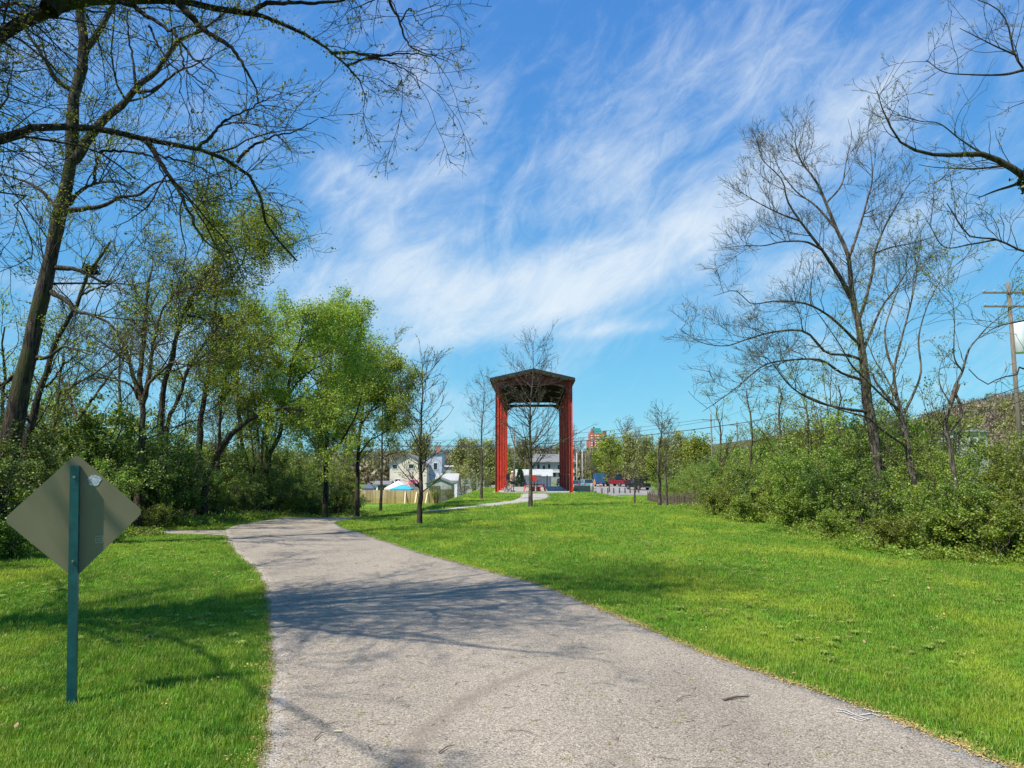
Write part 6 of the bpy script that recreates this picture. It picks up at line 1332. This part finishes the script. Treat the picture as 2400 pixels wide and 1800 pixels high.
MB().tube([(0, 0, -.05), (0, 0, .05), (0, 0, .06), (0, 0, .5), (0, 0, .52), (0, 0, .58), (0, 0, .7), (0, 0, .76)], [.16, .16, .11, .11, .15, .15, .09, .02], 12).build('barrel', MT['teal'], t)
MB().tube([(-.2, 0, .42), (.2, 0, .42)], .05, 8).tube([(0, -.2, .4), (0, 0, .4)], .065, 8).build('nozzles', MT['teal'], t)
for X, hh_ in ((1387, 1.6), (1384.5, 1.5)):
    x = at(X, 1100, 112).x; o = MB().tube([(0, 0, -.1), (0, 0, hh_)], .045, 8).build('gate_post', MT['pole_pale'], None, (x, 112, h(x, 112))); tag(o, 'taller pale round gate post right of the screened fence' if hh_ > 1.55 else 'shorter pale round gate post touching the screened fence', 'post', 'gate posts by the screened fence')

# ---------------------------------------------------------------- picket fence on the right
pk = thing('picket_fence', 'low dark weathered picket fence along the right edge of the lawn', 'fence', (0, 0, 0))
line = [Vector(q) for q in ((12.9, 72, 0), (11.9, 63, 0), (10.9, 53, 0), (10.4, 45, 0), (10.1, 36, 0), (9.7, 28, 0), (9.6, 20, 0))]
lx = [(p.x, p.y) for p in line]; meshes = [MB().prism([(-.045, -.05), (.045, -.05), (.04, .80 + q), (.005, .88 + q), (-.045, .82 + q)], (1, 0, 0), (0, 0, 1), (0, -.012, 0), (0, .024, 0)).mesh('picket') for q in (0, .09, -.08)]
pts_ = along(lx, .20)
for k, (x, y) in enumerate(pts_[:290]):
    o = mobj('picket', meshes[k % 3], MT['picket'], pk, None, (x, y, h(x, y))); a = pts_[min(k + 1, len(pts_) - 1)]; b2 = pts_[max(k - 1, 0)]; o.rotation_euler = (rnd.uniform(-.07, .07), rnd.uniform(-.07, .07), math.atan2(a[1] - b2[1], a[0] - b2[0]))
for i in range(0, min(len(pts_), 290) - 12, 12):
    a, b2 = pts_[i], pts_[i + 12]
    for z_ in (.25, .62): MB().beam((a[0] + .03, a[1], h(*a) + z_), (b2[0] + .03, b2[1], h(*b2) + z_), .04, .06).build('rail', MT['picket'], pk)

# ---------------------------------------------------------------- poles and wires
def pole(label, X, d, topY, r_=.14, arms=(), mat='pole', group='utility poles', lean=0):
    x = at(X, 1100, d).x; z = h(x, d); hh_ = at(X, topY, d).z - z; t = thing('utility_pole', label, 'utility pole', (x, d, z), 0, group)
    MB().tube([(0, 0, -.3), (lean, 0, hh_)], [r_, r_ * .7], 10).build('pole', MT[mat], t)
    for (z_, w) in arms:
        q = MB().box((lean, -.12, hh_ - z_), (w, .09, .11)).build('crossarm', MT[mat], t)
        for s_ in (-.47, -.28, .28, .47): MB().tube([(lean + w * s_, -.12, hh_ - z_ + .055), (lean + w * s_, -.12, hh_ - z_ + .2)], [.03, .045], 6).build('insulator', MT['grey'], q)
    return t, Vector((x, d, z + hh_))
pole('dark utility pole seen through the left of the pavilion opening', 1206, 140, 1000, .15)
pole('pale grey pole just right of the pavilion', 1352, 160, 1061, .16, mat='pole_pale')
pole('second pole right of the pavilion, pale lower half', 1365, 165, 1056, .15, mat='pole_pale')
pole('third thin brown pole right of the pavilion', 1373, 170, 1062, .14)
pole('tall brown pole below the brick tower', 1389, 150, 1034, .14, lean=-.5)
_, pA = pole('far utility pole with one wide crossarm above the right hedge', 1670, 110, 970, .15, [(.9, 2.9 * .9)])
_, pB = pole('second crossarm pole partly behind twigs above the right hedge', 1731, 105, 988, .14, [(.5, 2.2)])
tp, pC = pole('big utility pole with grey transformer at the right edge', 2396, 50, 662, .17, [(.75, 3.7), (1.7, 3.7)])
zt = pC.z - h(pC.x, 50); MB().tube([(.55, 0, zt - 4.9), (.55, 0, zt - 4.85), (.55, 0, zt - 2.9), (.55, 0, zt - 2.8)], [.40, .45, .45, .38], 18).build('transformer', MT['tank'], tp)
def wire(label, a, b2, sag, r_=.02, n=24):
    a, b2 = Vector(a), Vector(b2); pts = [a.lerp(b2, i / n) - Vector((0, 0, sag * 4 * (i / n) * (1 - i / n))) for i in range(n + 1)]
    tag(MB().tube(pts, r_, 4).build('utility_wire', MT['wire']), label, 'wire', 'overhead wires')
wire('highest thin wire reaching right from the pavilion over the brick tower', at(800, 1030, 120), pA + Vector((-1.1, -.1, -.8)), 1.2, .022)
wire('second thin wire just below the highest one', at(800, 1040, 118), pA + Vector((1.1, -.1, -.8)), 1.6, .022)
wire('thick dark cable sagging behind the pavilion and rising right over the trees', at(900, 1045, 112), at(1780, 985, 95), 1.2, .045, 30)
wire('wire passing behind the pavilion at mid opening height', at(900, 1052, 130), at(1700, 1030, 130), 1.0, .02)
wire('upper wire from transformer pole towards the crossarm poles', pC + Vector((-1.6, -.1, -.6)), pA + Vector((.9, 0, -.8)), .8, .015)
wire('low dark wire crossing in front of the hillside', at(2050, 990, 60), at(2450, 885, 46), .4, .022)
wire('second low wire crossing in front of the hillside', at(2040, 1012, 60), at(2450, 920, 46), .5, .02)

# ---------------------------------------------------------------- brick tower on the hill
dt = 900; xt = at(1402, 1100, dt).x; wt_ = 34 / F * dt; zt0 = 10; ztop = at(1400, 1015, dt).z; zr = at(1400, 1003, dt).z
tw_ = thing('brick_tower', 'tall red brick apartment tower with green copper roof on the horizon', 'building', (xt, dt + 8, zt0))
HH = ztop - zt0; MB().box((-1.2, 0, HH / 2), (wt_, 16, HH)).build('wall', MT['brick'], tw_)
MB().box((wt_ / 2 + .6, 2, HH / 2 + 1.5), (3.4, 12, HH + 3)).build('side_wing', M('dark_brick', (.20, .07, .07), (.16, .055, .06), 2, .85), tw_)
MB().box((-wt_ / 2 - 2.2, 1, HH / 2 - 4), (2.8, 12, HH - 8)).build('low_wing', MT['brick'], tw_)
MB().prism([(-7, 0), (7, 0), (4.5, zr - ztop), (-4.5, zr - ztop)], (1, 0, 0), (0, 0, 1), (-1.2, -6, HH), (0, 12, 0)).build('roof', MT['copper'], tw_)
MB().prism([(-8.7, 0), (-5.6, 0), (-5.6, 1.5), (-7.1, zr - ztop + .5), (-8.7, 1.5)], (1, 0, 0), (0, 0, 1), (0, -8, HH), (0, 6, 0)).build('gable', MT['brick'], tw_)
MB().box((-4, -2, HH + 7), (1.6, 1.6, 1.8)).build('vent', MT['black'], tw_)
wn_ = MB().box((0, 0, 0), (1.9, .3, 1.2)).mesh('window')
for fl_i in range(11):
    z_ = HH - 3 - fl_i * 2.9
    for k, x_ in enumerate((-7.3, -2.6, .2, 3.2, 6.2)): mobj('window', wn_, MT['brick_pale' if k in (3, 4, 1) else 'white'], tw_, None, (x_, -8.1, z_))
MB().box((-5.0, -8.1, HH / 2 - 4), (1.1, .4, HH - 12)).build('recess_shade', MT['black'], tw_)  # black strip on the wall paints the shade of a recess, no hollow cut
# houses on the right hill and pale roofs over the hedge
for X0, X1, d, Yt, Yb, lab in ((1600, 1640, 230, 1046, 1056, 'grey-roofed low house on the slope left of the right hedge'), (2140, 2235, 80, 1030, 1036, 'long low roof showing over the right hedge, below the hill'), (2285, 2330, 95, 1006, 1012, 'small low roof at the far right above the hedge')):
    x, w = bld(X0, X1, d); z = h(x, d); e = at(X0, Yb, d).z; tz = at(X0, Yt, d).z; q = gable_house('hillside_house', lab, 'house', x, d + 4, z, w, 6, e - z, tz - e, 'grey', 'grey' if d > 200 else 'shingle', over=.3, ridge_x=True)
    for s_ in (-.25, .2): window(q, w * s_, -3, e - z - 1.2, .9, .9)

# ---------------------------------------------------------------- sticks and chalk on the path
def stick(label, a, b2, r_, crook=.1):
    a = G(*a); b2 = G(*b2); a.z += .026; b2.z += .026; m_ = a.lerp(b2, .5) + Vector((0, (b2 - a).length * crook, .004)); c = a.lerp(b2, .5)
    tag(MB().tube([a - c, m_ - c, b2 - c], [r_, r_ * .9, r_ * .5], 7).build('fallen_stick', MT['twig'], None, c), label, 'stick', 'sticks lying on the path')
stick('short thick dark stick lying on the right of the path', (1696, 1650), (1757, 1641), .008, .05)
stick('crooked pale brown stick near the bottom of the path, left of the scuff', (1028, 1776), (1065, 1757), .004, .2)
stick('thin twig lying near the lower left of the path', (735, 1745), (760, 1728), .003, .3)
stick('thin curved twig near the right lower path', (1198, 1721), (1270, 1740), .0025, .15)
stick('small forked twig right of centre on the path', (1585, 1653), (1620, 1640), .003, .15)
ht = G(792, 1726); o = MB().tube([Vector((-.03, 0, .012)), Vector((-.01, .004, .014)), Vector((.02, 0, .014)), Vector((.035, .003, .012))], [.003, .007, .006, .002], 6).build('pale_leaf', MT['pine_pale'], None, ht + Vector((0, 0, .012))); tag(o, 'pale curled dry leaf on the lower left of the path', 'leaf')
# faded white paint strokes by the right edge of the path (flat print)
strokes = [[(1962, 1670), (1985, 1675), (2003, 1683)], [(1960, 1676), (1975, 1676), (2000, 1685)], [(1993, 1690), (2010, 1697), (2025, 1698)], [(2003, 1683), (2020, 1690), (2038, 1694)], [(2015, 1685), (2043, 1680), (2063, 1688)], [(2025, 1671), (2050, 1676), (2085, 1678)], [(2070, 1684), (2090, 1688)], [(2012, 1692), (2030, 1697)]]
mk = MB(); c0 = G(2010, 1685); MT['chalk'].node_tree
for s_ in strokes:
    P_ = [G(*q) for q in s_]
    for a, b2 in zip(P_, P_[1:]):
        a = Vector((a.x, a.y, 0)) - Vector((c0.x, c0.y, 0)); b2 = Vector((b2.x, b2.y, 0)) - Vector((c0.x, c0.y, 0)); n_ = (b2 - a).cross(Vector((0, 0, 1))).normalized() * .0075; mk.add([a - n_, a + n_, b2 + n_, b2 - n_], [(0, 1, 2, 3)])
o = mk.build('painted_mark', MT['chalk'], None, (c0.x, c0.y, c0.z + .0225)); tag(o, 'faded white paint scribble on the asphalt by its right edge', 'marking', kind='structure')
print('OBJECTS', len(scene.objects))
